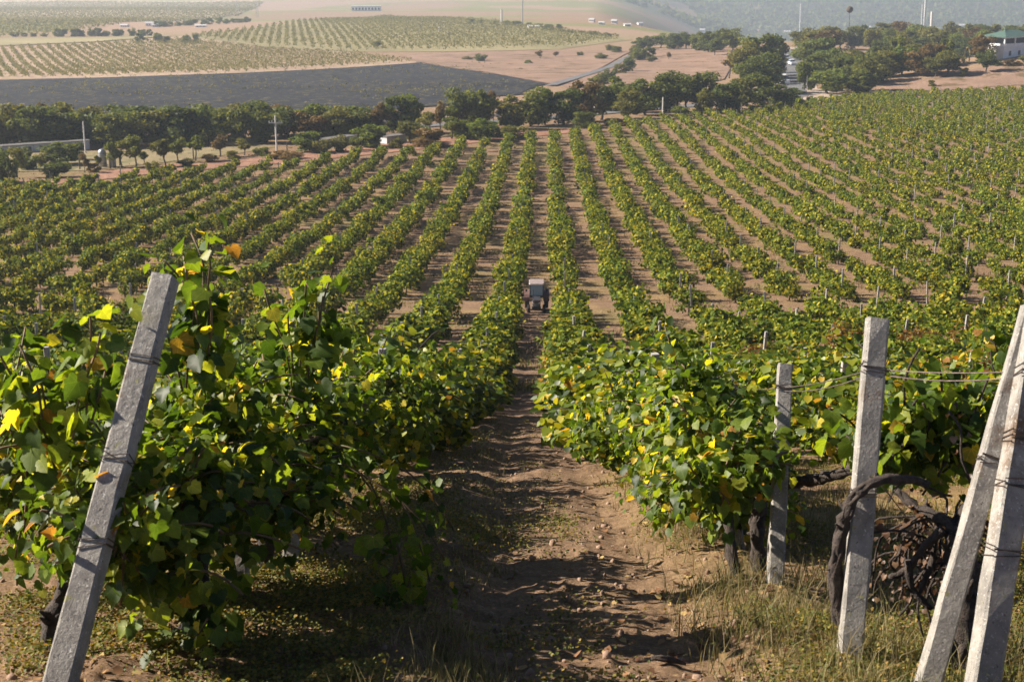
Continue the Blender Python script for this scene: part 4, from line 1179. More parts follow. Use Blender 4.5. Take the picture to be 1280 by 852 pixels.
FRT += [(320, 193, 184, 12, 'bush', 'tree_bright', 'small light green shrub left of the pole with crossarm'), (357, 199, 187, 46, 'bush', 'tree_autumn', 'flat dark brown thicket below the pole with crossarm'),
        (382, 190, 163, 34, 'round', 'tree_bright', 'light green tree left of the white shed'), (390, 191, 176, 18, 'bush', 'tree_bright', 'bright green shrub beside the white shed'),
        (424, 190, 166, 26, 'bush', 'tree_olive', 'yellow olive bush in front of the white shed'), (466, 184, 152, 42, 'round', 'tree_bright', 'rounded green bush between the two white sheds'),
        (513, 180, 150, 26, 'tall', 'tree_olive', 'upright olive bush right of the second white shed'), (538, 184, 160, 52, 'bush', 'tree_autumn', 'brownish bush beside the dirt track'),
        (533, 178, 157, 26, 'bush', 'tree_bright', 'light green bush behind the brownish bush'), (582, 172, 148, 40, 'round', 'tree_bright', 'broad light green tree left of the short white pole'),
        (620, 172, 155, 34, 'bush', 'tree_olive', 'olive bush left of the round dark bush'), (640, 173, 156, 42, 'bush', 'tree_olive', 'round olive bush at the end of the dirt track'),
        (730, 160, 140, 30, 'round', 'tree_green', 'dark tree at the front of the belt above the rows'), (770, 157, 147, 40, 'bush', 'tree_autumn', 'flat brownish thicket above the vine rows'),
        (850, 148, 132, 30, 'bush', 'tree_green', 'dark green bush right of the white pole')]
for i, (px, py, tp, w) in enumerate([(36, 212, 190, 30), (52, 208, 188, 22), (96, 200, 178, 26), (30, 200, 182, 24), (118, 216, 203, 20), (190, 213, 200, 22), (232, 208, 197, 24), (262, 203, 192, 22), (292, 199, 188, 24), (330, 195, 184, 20), (402, 192, 172, 26), (446, 188, 170, 22), (496, 186, 170, 20)]):
    c = ['tree_green', 'tree_olive', 'tree_green', 'tree_green', 'tree_autumn', 'tree_olive', 'tree_green', 'tree_autumn', 'tree_olive', 'tree_green', 'tree_olive', 'tree_green', 'tree_olive'][i]
    FRT.append((px, py, tp, w, 'bush', c, 'scrubby %s bush, %s from left along the track edge' % (CNAME[c], ordw(i + 1)), 'scrub bushes along the track'))
for a in FRT: tree(*a)
# dry field shrubs and lane hedge
LN = [(752, 74, 66, 18, 'bush', 'tree_green', 'lone dark round bush on the dry field beside the lane'), (770, 66, 58, 14, 'round', 'tree_green', 'small dark tree left of the lane end'), (762, 64, 55, 10, 'round', 'tree_olive', 'small olive tree at the lane end'),
      (601, 77, 66, 18, 'bush', 'tree_green', 'bushy dark shrub on the dry field'), (585, 75, 70, 16, 'bush', 'tree_olive', 'low olive shrub on the dry field'), (660, 80, 75, 12, 'bush', 'tree_bright', 'small light shrub in the middle of the dry field'),
      (675, 74, 62, 12, 'sparse', 'tree_autumn', 'bare brown shrub on the dry field'), (695, 72, 64, 10, 'sparse', 'tree_autumn', 'second bare brown shrub on the dry field'), (725, 70, 64, 10, 'bush', 'tree_green', 'small green shrub near the lane bushes'),
      (471, 60, 51, 13, 'bush', 'tree_green', 'single round tree at the edge of the green valley field'), (836, 75, 64, 10, 'sparse', 'tree_autumn', 'small orange shrub on the dry slope'), (815, 78, 70, 14, 'bush', 'tree_olive', 'low shrub on the dry slope')]
for i, (px, py) in enumerate([(742, 112), (752, 106), (762, 100), (776, 92), (786, 90), (800, 76), (812, 72), (795, 74)]):
    LN.append((px, py, py - random.uniform(12, 20), random.uniform(18, 28), 'bush', pickc([5, 3, 0, 1]), 'roadside bush, %s from left along the diagonal lane' % ordw(i + 1)))
for a in LN: tree(*a)
# trees along the far side of the dry slope
RT = [(800, 62, 46, 20), (812, 60, 44, 18), (826, 60, 42, 18), (842, 62, 42, 22), (858, 62, 40, 20), (872, 64, 38, 22), (886, 66, 38, 26), (900, 64, 36, 24), (915, 66, 36, 26), (850, 58, 40, 14), (905, 60, 34, 18), (893, 70, 46, 16)]
for i, (px, py, tp, w) in enumerate(sorted(RT)):
    c = pickc([6, 3, .6, .4]); tree(px, py, tp, w, 'round', c, 'dark tree, %s from left along the top of the dry slope' % ordw(i + 1), 'trees along the top of the dry slope')
# wood on the knoll at right
KN = []
for (xs, by, hh, ww) in (((1004, 1030, 1046, 1070, 1085), 116, 36, 34), ((1018, 1034, 1060, 1082, 1100, 1122, 1138), 104, 38, 34), ((1072, 1092, 1110, 1130, 1150, 1168, 1186), 95, 36, 32),
                        ((1010, 1022, 1038, 1096, 1118, 1142, 1160, 1180, 1200, 1216), 84, 34, 32), ((1002, 1016, 1030, 1046, 1104, 1126, 1146, 1166, 1188, 1208, 1228), 74, 32, 30),
                        ((1008, 1020, 1036, 1050, 1066, 1090, 1112, 1134, 1156, 1176, 1196, 1220, 1236), 64, 28, 28), ((1086, 1104, 1124, 1148, 1170, 1190, 1206, 1226, 1246, 1262, 1278, 1290), 56, 26, 26)):
    for x in xs:
        if by > 100 and x > 1100: continue
        if 1040 < x < 1092 and by in (84, 74): continue
        if 1192 < x < 1226 and by in (84, 95): continue
        KN.append((x + random.uniform(-5, 5), by + random.uniform(-3, 3), hh * random.uniform(0.8, 1.15), ww * random.uniform(0.8, 1.2)))
for i, (px, py, hh, w) in enumerate(sorted(KN)):
    kd = random.choice(['round', 'round', 'round', 'tall', 'bush']); c = pickc([5, 3, .7, .7])
    tree(px, py, py - hh, w, kd, c, '%s %s %s, %s from left in the wood on the knoll' % (KNAME[kd], CNAME[c], 'bush' if kd == 'bush' else 'tree', ordw(i + 1)), 'trees of the wood on the knoll')
tree(1226, 70, 36, 16, 'tall', 'tree_bright', 'yellow green tree standing just left of the white pavilion')
tree(1232, 90, 62, 24, 'round', 'tree_green', 'dark rounded tree in front of the white pavilion')
for i, (px, py, tp, w) in enumerate([(1245, 82, 74, 22), (1265, 82, 73, 24), (1282, 80, 68, 20), (1205, 96, 84, 14), (1165, 108, 100, 14), (1085, 118, 108, 12), (1070, 118, 104, 18)]):
    tree(px, py, tp, w, 'bush', pickc([4, 4, 1, 0]), 'low bush, %s from left on the bank around the pavilion' % (ordw(i + 1)), 'bushes on the bank')
# far hedges in the valley
HV = []
for x0, x1, y0, y1, h0, n in ((72, 185, 46, 45, 9, 12), (20, 70, 46, 46, 5, 5), (300, 345, 36, 22, 7, 0), (196, 310, 34, 28, 7, 13), (175, 250, 54, 55, 11, 5), (590, 700, 30, 36, 6, 9), (680, 760, 38, 46, 5, 8)):
    for i in range(n):
        t = (i + random.uniform(-.3, .3)) / max(1, n - 1)
        HV.append((x0 + (x1 - x0) * t, y0 + (y1 - y0) * t, h0 * random.uniform(0.8, 1.3), random.uniform(9, 16)))
for i, (px, py, h, w) in enumerate(sorted(HV)):
    tree(px, py, py - h, w, 'bush', 'tree_green', 'hazy dark bush, %s from left among the far valley hedges' % ordw(i + 1), 'far valley hedge bushes')

# far vineyard rows: masses
def far_rows(name, pix_poly, ang, sp, along, size, mat, label, nl=7, hgt=1.3):
    poly = np.array([P(*q)[:2] for q in pix_poly])
    c, s = math.cos(ang), math.sin(ang)
    ctr = poly.mean(0); R0 = np.linalg.norm(poly - ctr, axis=1).max()
    u = np.arange(-R0, R0, along); v = np.arange(-R0, R0, sp)
    U, W = np.meshgrid(u, v)
    U = U + RNG.normal(0, along * 0.2, U.shape)
    x = ctr[0] + U * c - W * s; y = ctr[1] + U * s + W * c
    x, y = x.ravel(), y.ravel()
    ins = np.zeros(len(x), bool)
    j = len(poly) - 1
    for i in range(len(poly)):
        (xi, yi), (xj, yj) = poly[i], poly[j]
        cnd = ((yi > y) != (yj > y)) & (x < (xj - xi) * (y - yi) / (yj - yi + 1e-12) + xi)
        ins ^= cnd; j = i
    ins &= RNG.random(len(x)) < 0.88
    x, y = x[ins], y[ins]
    n = len(x)
    p = np.repeat(np.stack([x, y, H(x, y) + 0.2], 1), nl, 0)
    p += RNG.normal(0, 1, p.shape) * np.array([0.45, 0.45, 0.0]); p[:, 2] += RNG.uniform(0.3, hgt, len(p))
    fr = (p, RNG.normal(0, 1, p.shape), RNG.normal(0, 0.6, p.shape) + np.array([-.3, 0, .7]), size * RNG.uniform(0.7, 1.3, len(p)))
    g = leaf_geo(fr, DI, RNG)
    tag(link_mesh(name, fast_mesh(name, g[0], g[1], mat)), label, 'vineyard', None, 'stuff')
    print(name, n)
_a, _b = P(33, 64), P(68, 94)
ROWANG = math.atan2(_b[1] - _a[1], _b[0] - _a[0])
far_rows('far_vineyard', [(-60, 100), (-60, 66), (0, 62), (120, 56), (230, 50), (330, 62), (440, 68), (515, 78), (420, 84), (300, 90), (120, 96)], ROWANG, 3.3, 1.1, 0.48, M['leaf_haze'], 'striped rows of small vines beyond the plowed field')
far_rows('valley_vineyard', [(230, 47), (300, 39), (480, 21), (640, 31), (780, 50), (700, 60), (560, 63), (440, 64), (330, 58)], R(100), 3.3, 1.8, 0.62, M['leaf_haze'], 'dotted green rows of the valley vineyard below the white farm', 5, 1.8)
far_rows('hazy_vineyard', [(-60, 50), (-60, 5), (120, 3), (330, 3), (300, 20), (150, 30), (80, 44)], R(96), 6.5, 2.4, 1.0, M['leaf_haze'], 'hazy vertical rows of the vineyard at the top left', 4, 1.8)
pp_ = np.array([P(RNG.uniform(-20, 640), RNG.uniform(80, 140))[:2] for _ in range(700)])
kk = RNG.random(len(pp_)) < np.clip(0.5 + 2.2 * fbm(pp_[:, 0] / 30, pp_[:, 1] / 25, 33, 3), 0.1, 1)
pp_ = np.repeat(pp_[kk], 3, 0) + RNG.normal(0, 2.5, (3 * kk.sum(), 2))
_f = np.repeat(np.column_stack([pp_, H(pp_[:, 0], pp_[:, 1]) + 0.3]), 4, 0); _f += RNG.normal(0, 0.22, _f.shape)
_g = leaf_geo((_f, RNG.normal(0, 1, _f.shape), RNG.normal(0, 0.6, _f.shape) + np.array([0, 0, .8]), 0.42 * RNG.uniform(0.5, 1.3, len(_f))), DI, RNG)
tag(link_mesh('field_weeds', fast_mesh('field_weeds', _g[0], _g[1], M['leaf_haze'])), 'yellowish weeds dotted over the dark plowed field', 'weeds', None, 'stuff')
# wooded hillside beyond the valley
def hill_wood():
    n = 16000
    y = RNG.uniform(2150, 3900, n); x = y * RNG.uniform(-0.10, 0.42, n)
    ang = x / y
    keep = (fbm(x / 110, y / 170, 75, 4) > -0.18 - 0.25 * (ang > 0.1)) & (RNG.random(n) < np.clip(0.25 + ang * 6, 0.05, 1))
    x, y = x[keep], y[keep]
    n = len(x)
    c = np.stack([x, y, H(x, y)], 1)
    nl = 9
    p = np.repeat(c, nl, 0); r = np.repeat(RNG.uniform(3, 6.5, n), nl)
    d = unit(RNG.normal(0, 1, (n * nl, 3))); d[:, 2] = np.abs(d[:, 2])
    p = p + d * r[:, None] * np.array([1, 1, 1.0])
    g = leaf_geo((p, RNG.normal(0, 1, p.shape), d + RNG.normal(0, .3, d.shape), r * 1.3), DI, RNG)
    tag(link_mesh('hillside_forest', fast_mesh('hillside_forest', g[0], g[1], M['tree_green'])), 'hazy blue forest covering the far hillside', 'forest', None, 'stuff')
hill_wood()

# ---------------------------------------------------------------- tractor
def tractor():
    X, Y = -0.38, 69.6
    z = float(HF(X, Y))
    o = empty('tractor', (X, Y, z), math.pi, 'dark narrow vineyard tractor with pale pink roof driving up the path between rows', 'tractor')
    o.scale = (0.74, 0.80, 0.68)
    # local: front faces +Y, turned round to face the camera
    def wheel(x, y, r, w):
        mb = MB(); n = 20
        prof_ = [(-w / 2, r * 0.88), (-w / 2 + 0.03, r), (w / 2 - 0.03, r), (w / 2, r * 0.88)]
        vs = []
        for (a, q) in prof_:
            for j in range(n): vs.append((x + a, y + q * math.cos(2 * math.pi * j / n), r + q * math.sin(2 * math.pi * j / n)))
        fs = [(i * n + j, i * n + (j + 1) % n, (i + 1) * n + (j + 1) % n, (i + 1) * n + j) for i in range(3) for j in range(n)]
        fs += [tuple(range(n)), tuple(range(4 * n - 1, 3 * n - 1, -1))]
        mb.add(vs, fs)
        for j in range(n):
            a = 2 * math.pi * j / n
            mb.box((x, y + r * math.cos(a), r + r * math.sin(a)), (w * 0.96, 0.04, 0.05), Matrix.Rotation(a, 3, 'X'))
        wo = mb.build('wheel', M['rubber'], o)
        rb = MB()
        for sx in (-1, 1):
            rb.tube([(x + sx * w * 0.5, y, r), (x + sx * (w * 0.5 + 0.012), y, r)], r * 0.52, 16)
        rb.build('rim', M['tractor_red'], wo)
    for sx in (-1, 1):
        wheel(sx * 0.66, -0.75, 0.66, 0.30)
        wheel(sx * 0.52, 0.95, 0.36, 0.20)
    mb = MB(); mb.box((0, 0.75, 0.92), (0.56, 1.25, 0.5), None, 0.92, 0.05); mb.box((0, 0.6, 0.58), (0.4, 1.5, 0.3)); mb.box((0, -0.6, 0.65), (0.5, 1.0, 0.5), None, 1, 0.03)
    mb.tube([(-0.7, 0.95, 0.36), (0.7, 0.95, 0.36)], 0.05, 8); mb.box((0, 1.42, 0.62), (0.62, 0.12, 0.24), None, 1, 0.02)
    mb.build('hood', M['tractor_body'], o)
    mb = MB(); mb.box((0, 1.378, 1.08), (0.40, 0.02, 0.12)); mb.build('hood_badge_strip', M['tractor_red'], o)
    mb = MB()
    for k in range(6): mb.box((0, 1.385, 0.74 + k * 0.045), (0.42, 0.02, 0.02))
    mb.build('grille', M['grey_metal'], o)
    for sx in (-1, 1):
        mb = MB(); mb.tube([(sx * 0.20, 1.385, 0.98), (sx * 0.20, 1.42, 0.98)], 0.06, 14); mb.build('headlight', M['lamp_glass'], o)
        mb = MB()
        q = [(sx * 0.66, -0.75 + 0.72 * math.cos(a), 0.64 + 0.70 * math.sin(a)) for a in np.linspace(0.1, 2.6, 9)]
        vs, fs = [], []
        for i, c in enumerate(q):
            vs += [(c[0] - 0.2, c[1], c[2]), (c[0] + 0.2, c[1], c[2]), (c[0] + 0.2, c[1], c[2] + 0.04), (c[0] - 0.2, c[1], c[2] + 0.04)]
            if i:
                b0 = 4 * (i - 1)
                fs += [(b0 + e, b0 + (e + 1) % 4, b0 + 4 + (e + 1) % 4, b0 + 4 + e) for e in range(4)]
        mb.add(vs, fs + [(0, 1, 2, 3), (35, 34, 33, 32)]); mb.build('fender', M['tractor_red'], o)
        mb = MB(); mb.tube([(sx * 0.44, 0.12, 1.55), (sx * 0.66, 0.15, 1.58)], 0.012, 5); mb.box((sx * 0.70, 0.15, 1.58), (0.12, 0.03, 0.2), None, 1, 0.01); mb.build('mirror', M['tractor_body'], o)
    mb = MB()
    for sx in (-1, 1):
        for yy in (0.1, -1.05): mb.tube([(sx * 0.46, yy, 1.0), (sx * 0.43, yy * 0.9, 2.02)], 0.035, 6)
    mb.box((0, 0.1, 1.10), (0.92, 0.06, 0.16)); mb.box((0, -1.05, 1.1), (0.92, 0.06, 0.2))
    for sx in (-1, 1): mb.box((sx * 0.46, -0.48, 1.05), (0.05, 1.1, 0.16))
    mb.build('cab_frame', M['tractor_body'], o)
    mb = MB(); mb.box((0, -0.48, 2.055), (1.04, 1.36, 0.07), None, 0.93, 0.06); mb.build('roof', M['tractor_roof'], o)
    mb = MB(); mb.box((0, 0.115, 1.59), (0.82, 0.015, 0.80)); mb.build('windscreen', M['cab_glass_sky_tint'], o)
    mb = MB(); mb.box((0, -1.0, 1.59), (0.82, 0.015, 0.78)); mb.build('rear_window', M['cab_glass_sky_tint'], o)
    for sx in (-1, 1):
        mb = MB(); mb.box((sx * 0.445, -0.46, 1.58), (0.012, 0.98, 0.82)); mb.build('side_window', M['cab_glass_sky_tint'], o)
    mb = MB(); mb.tube([(0.22, 0.55, 1.1), (0.22, 0.55, 1.75)], 0.025, 8); mb.build('exhaust', M['tractor_body'], o)
tractor()

# ---------------------------------------------------------------- buildings and poles of the middle distance
def frame_at(pxa, pya, pxb, pyb):
    a, b = P(pxa, pya), P(pxb, pyb)
    d = np.array(b[:2]) - np.array(a[:2])
    return a, b, math.atan2(d[1], d[0]), float(np.linalg.norm(d))
def long_shed(pa, pb, hpx, openings, label, roofm='grey_roof'):
    a, b, ang, L = frame_at(*pa, *pb)
    h = hpx * a[3] / FPX
    o = empty('white_shed', (a[0], a[1], min(a[2], b[2]) - 0.1), ang, label, 'shed')
    mb = MB(); mb.box((L / 2, 0.9, h / 2 - 0.4), (L, 1.8, h + 0.8)); mb.build('wall', M['white_paint'], o)
    mb = MB(); mb.box((L / 2, 0.9, h + 0.05), (L + 0.3, 2.2, 0.08), Matrix.Rotation(-0.04, 3, 'X')); mb.build('roof', M['dark_roof'], o)
    n = max(2, int(L / 2.2))
    mb = MB()
    for i in range(n + 1): mb.box((L * i / n, -0.03, h / 2), (0.12, 0.06, h - 0.1))
    mb.build('wall_batten', M['grey_metal'], o)
    for t, w in openings:
        mb = MB(); mb.box((L * t, -0.012, h * 0.48), (w, 0.04, h * 0.72)); mb.build('door', M['dark_void'], o)
    return o
long_shed((-30, 194), (112, 187), 12, [(0.12, 0.9), (0.32, 0.8), (0.45, 0.9), (0.58, 0.8), (0.8, 0.9), (0.93, 0.7)], 'long low white shed with dark doors at the left in front of the trees')
long_shed((397, 184), (446, 179), 10, [(0.38, 0.9), (0.75, 0.8)], 'short white shed with dark opening behind the yellow olive bush')
long_shed((484, 180), (508, 178), 10, [(0.5, 0.5)], 'small white shed right of the rounded green bush')
def pole(px, py, top, label, r=0.09, arm=None, mat='pale_pole', cat='pole', nm='utility_pole'):
    x, y, z, d = P(px, py); h = (py - top) * d / FPX
    o = empty(nm, (x, y, z), 0, label, cat)
    mb = MB(); mb.tube([(0, 0, -0.3), (0, 0, h)], [r * 1.25, r], 8); mb.build('shaft', M[mat], o)
    if arm:
        mb = MB(); mb.box((0, 0, h * arm), (1.7, 0.10, 0.10), None, 1, 0.01); mb.build('crossarm', M[mat], o)
        for sx in (-0.78, -0.45, 0.45, 0.78):
            mb = MB(); mb.tube([(sx, 0, h * arm + 0.05), (sx, 0, h * arm + 0.16), (sx, 0, h * arm + 0.28)], [0.03, 0.06, 0.035], 8); mb.build('insulator', M['white_paint'], o)
    return o
pole(346, 190, 145, 'pale utility pole with crossarm in front of the dark windbreak', 0.10, 0.80)
pole(107, 192, 152, 'plain pale pole standing in front of the long white shed', 0.08)
pole(598, 158, 134, 'short pale pole among the trees of the middle belt', 0.08)
pole(828, 150, 122, 'white pole at the edge of the vine rows before the belt', 0.10)
pole(1008, 118, 95, 'thin grey pole at the right edge of the valley road', 0.06, None, 'grey_metal')
for i, (px, py, tp) in enumerate([(100, 212, 193), (138, 211, 196), (242, 200, 182), (359, 192, 178), (150, 208, 190)]):
    pole(px, py, tp, 'dark wooden stake, %s from left along the track edge' % ordw([1, 2, 4, 5, 3][i]), 0.07, None, 'dark_wood', 'stake', 'wooden_stake')
# silver tank and grey cabinet
x, y, z, d = P(129, 209)
o = empty('water_tank', (x, y, z), 0, 'upright silver water tank with domed top by the small fruit trees', 'tank')
mb = MB(); n = 9
mb.tube([(0, 0, -0.1), (0, 0, 1.75), (0, 0, 1.95), (0, 0, 2.08), (0, 0, 2.12)], [0.45, 0.45, 0.36, 0.18, 0.04], 18); mb.build('tank_shell', M['grey_metal'], o, True)
for zz in (0.5, 1.1, 1.65):
    mb = MB(); mb.tube([(0.455 * math.cos(a), 0.455 * math.sin(a), zz) for a in np.linspace(0, 6.28, 19)], 0.02, 5)
    mb.build('hoop', M['tractor_body'], o)
x, y, z, d = P(141, 209)
o = empty('metal_cabinet', (x, y, z), 0.2, 'grey metal cabinet standing right of the silver tank', 'cabinet')
mb = MB(); mb.box((0, 0, 0.75), (0.75, 0.6, 1.5), None, 1, 0.02); mb.build('cabinet_body', M['concrete_far'], o)
mb = MB(); mb.box((0, 0, 1.54), (0.85, 0.7, 0.06)); mb.build('lid', M['grey_metal'], o)
mb = MB(); mb.box((0, -0.31, 0.78), (0.62, 0.025, 1.25)); mb.build('door', M['grey_metal'], o)
# low pale barriers along the belt road
for i in range(0, len(belt_road_pts) - 1):
    a, b = belt_road_pts[i], belt_road_pts[i + 1]
    a2, b2 = np.array(a[:2]), np.array(b[:2]); dv = b2 - a2; L = float(np.linalg.norm(dv)); ang = math.atan2(dv[1], dv[0])
    nrm = np.array([-dv[1], dv[0]]) / L * 3.2
    q = a2 + nrm
    o = empty('road_barrier', (q[0], q[1], float(H(*q))), ang, 'low pale road barrier, %s stretch from left behind the belt trees' % ordw(i + 1), 'barrier', 'road barriers along the belt road')
    zb = float(H(b2[0] + nrm[0], b2[1] + nrm[1])) - float(H(*q))
    rot = Matrix.Rotation(-math.atan2(zb, L), 3, 'Y')
    mb = MB(); mb.box((L / 2, 0, 0.75 + zb / 2), (L - 0.3, 0.12, 0.42), rot, 1, 0.02); mb.build('rail', M['pale_pole'], o)
    for t in np.linspace(0.04, 0.96, 6):
        mb = MB(); mb.box((L * t, 0.12, 0.35 + zb * t), (0.14, 0.1, 1.0)); mb.build('post', M['concrete_far'], o)

# pavilion with green roof
def pavilion():
    a = P(1240, 71); b = P(1259, 74)
    d = a[3]; s = d / FPX
    o = empty('pavilion', (P(1254, 74)[0], P(1254, 74)[1], P(1254, 74)[2]), R(-38), 'white two storey pavilion with green hipped roof on the knoll at right', 'building')
    # local corner at origin: left face runs along -X, right face along +Y
    Wl, Wr = 19 * s / 0.62, 50 * s / 0.79
    h1, h2, h3 = 14 * s, 3.5 * s, 7 * s
    Hh = h1 + h2 + h3
    o.rotation_euler = (0, 0, R(-52))
    cx, cyy = -Wl / 2, Wr / 2
    mb = MB(); mb.box((cx, cyy, h1 / 2 - 1.0), (Wl, Wr, h1 + 2.0)); mb.build('wall', M['white_wall'], o)
    mb = MB()
    mb.box((cx, cyy, h1 + 0.08), (Wl + 0.5, Wr + 0.5, 0.16))
    for (c, dd) in (((cx, 0.0, h1 + h2 / 2 + .1), (Wl + .2, 0.14, h2)), ((cx, Wr, h1 + h2 / 2 + .1), (Wl + .2, 0.14, h2)), ((0.0, cyy, h1 + h2 / 2 + .1), (0.14, Wr - .2, h2)), ((-Wl, cyy, h1 + h2 / 2 + .1), (0.14, Wr - .2, h2))):
        mb.box(c, dd)
    mb.build('parapet', M['white_wall'], o)
    for xx, yy in [(0, 0), (-Wl / 2, 0), (-Wl, 0), (0, Wr / 3), (0, 2 * Wr / 3), (0, Wr), (-Wl, Wr), (-Wl, Wr / 2)]:
        mb = MB(); mb.box((xx, yy, h1 + h2 + h3 / 2 + .02), (0.32, 0.32, h3 + .3), None, 1, 0.03); mb.build('column', M['white_wall'], o)
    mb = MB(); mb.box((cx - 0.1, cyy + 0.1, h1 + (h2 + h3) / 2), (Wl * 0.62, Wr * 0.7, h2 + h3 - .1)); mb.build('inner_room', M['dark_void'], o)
    mb = MB(); mb.box((cx, cyy, Hh + 0.18), (Wl + 1.0, Wr + 1.0, 0.22)); mb.build('eaves', M['white_wall'], o)
    mb = MB()
    e = 0.75; zb, zt = Hh + 0.30, Hh + 0.30 + 7 * s
    L2 = max(0.5, Wr / 2 - Wl / 2 + 0.5)
    vs = [(-Wl - e, -e, zb), (e, -e, zb), (e, Wr + e, zb), (-Wl - e, Wr + e, zb), (cx, cyy - L2 * 0.6, zt), (cx, cyy + L2 * 0.6, zt)]
    mb.add(vs, [(0, 1, 4), (1, 2, 5, 4), (2, 3, 5), (3, 0, 4, 5), (3, 2, 1, 0)])
    ro = mb.build('roof', M['green_roof'], o)
    mb = MB(); mb.tube([(cx, cyy - L2 * 0.6, zt - .1), (cx, cyy - L2 * 0.6, zt + 0.4), (cx, cyy - L2 * 0.6, zt + 0.9)], [0.22, 0.14, 0.03], 8); mb.build('finial', M['green_roof'], ro)
    for yy in (Wr * 0.2, Wr * 0.5):
        mb = MB(); mb.box((0.02, yy, h1 * 0.45), (0.06, 0.9, h1 * 0.4)); mb.build('window', M['glass'], o)
pavilion()
# yellow arch
x, y, z, d = P(1208, 80)
o = empty('yellow_arch', (x, y, z), 0.3, 'small yellow arch standing among the trees left of the pavilion', 'arch')
s = d / FPX
mb = MB(); w, hh = 3.6 * s, 20 * s
q = [(-w, 0, -.2), (-w, 0, hh * 0.6)] + [(w * math.cos(a), 0, hh * 0.6 + hh * 0.4 * math.sin(a)) for a in np.linspace(math.pi, 0, 9)][1:] + [(w, 0, -.2)]
mb.tube(q, 0.17, 8); mb.build('arch_frame', M['yellow_paint'], o)

# cars on the road
def car(px, py, label, matn, van=False, rz=0.0):
    x, y, z, d = P(px, py)
    o = empty('van' if van else 'car', (x, y, z + 0.17), rz, label, 'van' if van else 'car', 'vehicles on the valley road')
    w, l, h = (1.95, 4.9, 2.2) if van else (1.78, 4.3, 1.48)
    mb = MB()
    hb = 0.62 if not van else 0.9
    mb.box((0, 0, 0.28 + hb / 2), (w, l, hb), None, 0.96, 0.14)
    mb.build('body', M[matn], o)
    mb = MB(); mb.box((0, 0.15 * l if not van else 0.1 * l, 0.28 + hb + (h - hb - 0.28) / 2), (w * 0.88, l * (0.52 if not van else 0.76), h - hb - 0.28), None, 0.80, 0.1); cab = mb.build('cabin', M['glass'], o)
    mb = MB(); mb.box((0, 0.15 * l if not van else 0.1 * l, h + 0.02), (w * 0.72, l * (0.40 if not van else 0.62), 0.07), None, 0.95, 0.05); mb.build('roof', M[matn], cab)
    for sx in (-1, 1):
        for yy in (-l * 0.32, l * 0.30):
            mb = MB(); mb.tube([(sx * w * 0.42, yy, 0.32), (sx * w * 0.505, yy, 0.32)], 0.32, 14); mb.build('wheel', M['rubber'], o)
        mb = MB(); mb.box((sx * w * 0.34, -l / 2 - 0.005, 0.28 + hb * 0.6), (0.34, 0.05, 0.16)); mb.build('headlight', M['lamp_glass'], o)
    return o
car(983, 76, 'small silver car in the left lane of the road, second farthest', 'car_grey', rz=0.05)
car(990, 82, 'white car in the middle of the road, ahead of the van', 'car_white', rz=0.05)
car(980, 106, 'white fronted van nearest on the road beside the dark trees', 'car_white', True, rz=0.02)
car(997, 66, 'distant pale car at the top of the visible road', 'car_white', rz=0.05)

# far buildings, masts
def house(px, py, wpx, hpx, label, roofm='red_roof', rz=0.2, deep=0.8):
    x, y, z, d = P(px, py); s = d / FPX
    w, h = wpx * s, hpx * s
    o = empty('house', (x, y, z), rz, label, 'house', 'far valley houses')
    mb = MB(); mb.box((0, 0, h / 2 - .5), (w, w * deep, h + 1)); mb.build('wall', M['white_wall'], o)
    mb = MB(); hw, hd = w / 2 + .3, w * deep / 2 + .3; zt = h + h * 0.45
    mb.add([(-hw, -hd, h), (hw, -hd, h), (hw, hd, h), (-hw, hd, h), (-hw, 0, zt), (hw, 0, zt)], [(0, 1, 5, 4), (3, 4, 5, 2), (0, 4, 3), (1, 2, 5), (3, 2, 1, 0)]); mb.build('roof', M[roofm], o)
    for t in (-0.28, 0.05, 0.3):
        mb = MB(); mb.box((w * t, -w * deep / 2 - 0.02, h * 0.55), (w * 0.12, 0.08, h * 0.35)); mb.build('window', M['dark_void'], o)
    return o
HS = [(187, 33, 9, 4, 'white farmhouse among hazy trees at the upper left', 'grey_roof'), (194, 34, 8, 3, 'low white annexe right of the white farmhouse', 'grey_roof'), (156, 34, 9, 2.5, 'long pale barn left of the white farmhouse', 'grey_roof'), (251, 34, 13, 2.2, 'bright white flat shed at the end of the far hedge', 'grey_roof'),
      (667, 36, 14, 3, 'white farm shed at the right end of the valley vineyard', 'grey_roof'), (650, 33, 9, 3, 'pale farmhouse left of the white farm shed', 'grey_roof'), (683, 38, 8, 2, 'small white outbuilding right of the farm shed', 'grey_roof'),
      (18, 46, 6, 2.5, 'small pale hut at the far left hedge', 'grey_roof'), (73, 44, 4, 2.5, 'tiny white hut left of the dark hedge', 'grey_roof'), (1202, 36, 7, 4, 'blue white house half hidden behind the knoll wood', 'grey_roof')]
for h_ in HS: house(*h_, rz=random.uniform(-0.2, 0.3))
TW = [(878, 41), (890, 38), (905, 42), (918, 40), (932, 37), (946, 42), (958, 40), (972, 38), (984, 43), (996, 41), (1010, 39), (1022, 42), (1034, 37), (1046, 40), (1075, 41), (1090, 38), (1105, 42), (740, 28), (752, 31), (768, 30), (784, 33), (800, 32)]
for i, (px, py) in enumerate(sorted(TW)):
    house(px, py, random.uniform(5, 8), random.uniform(2.5, 4), 'tiny pale house, %s from left in the hazy far town' % ordw(i + 1), random.choice(['red_roof', 'grey_roof', 'grey_roof']), random.uniform(-.5, .5))
x, y, z, d = P(458, 14); s = d / FPX
o = empty('long_building', (x, y, z), 0.05, 'long pale hall with a row of dark windows at the top of the valley', 'building')
mb = MB(); mb.box((0, 0, 2.5 * s), (36 * s, 14 * s, 7 * s)); mb.build('wall', M['white_wall'], o)
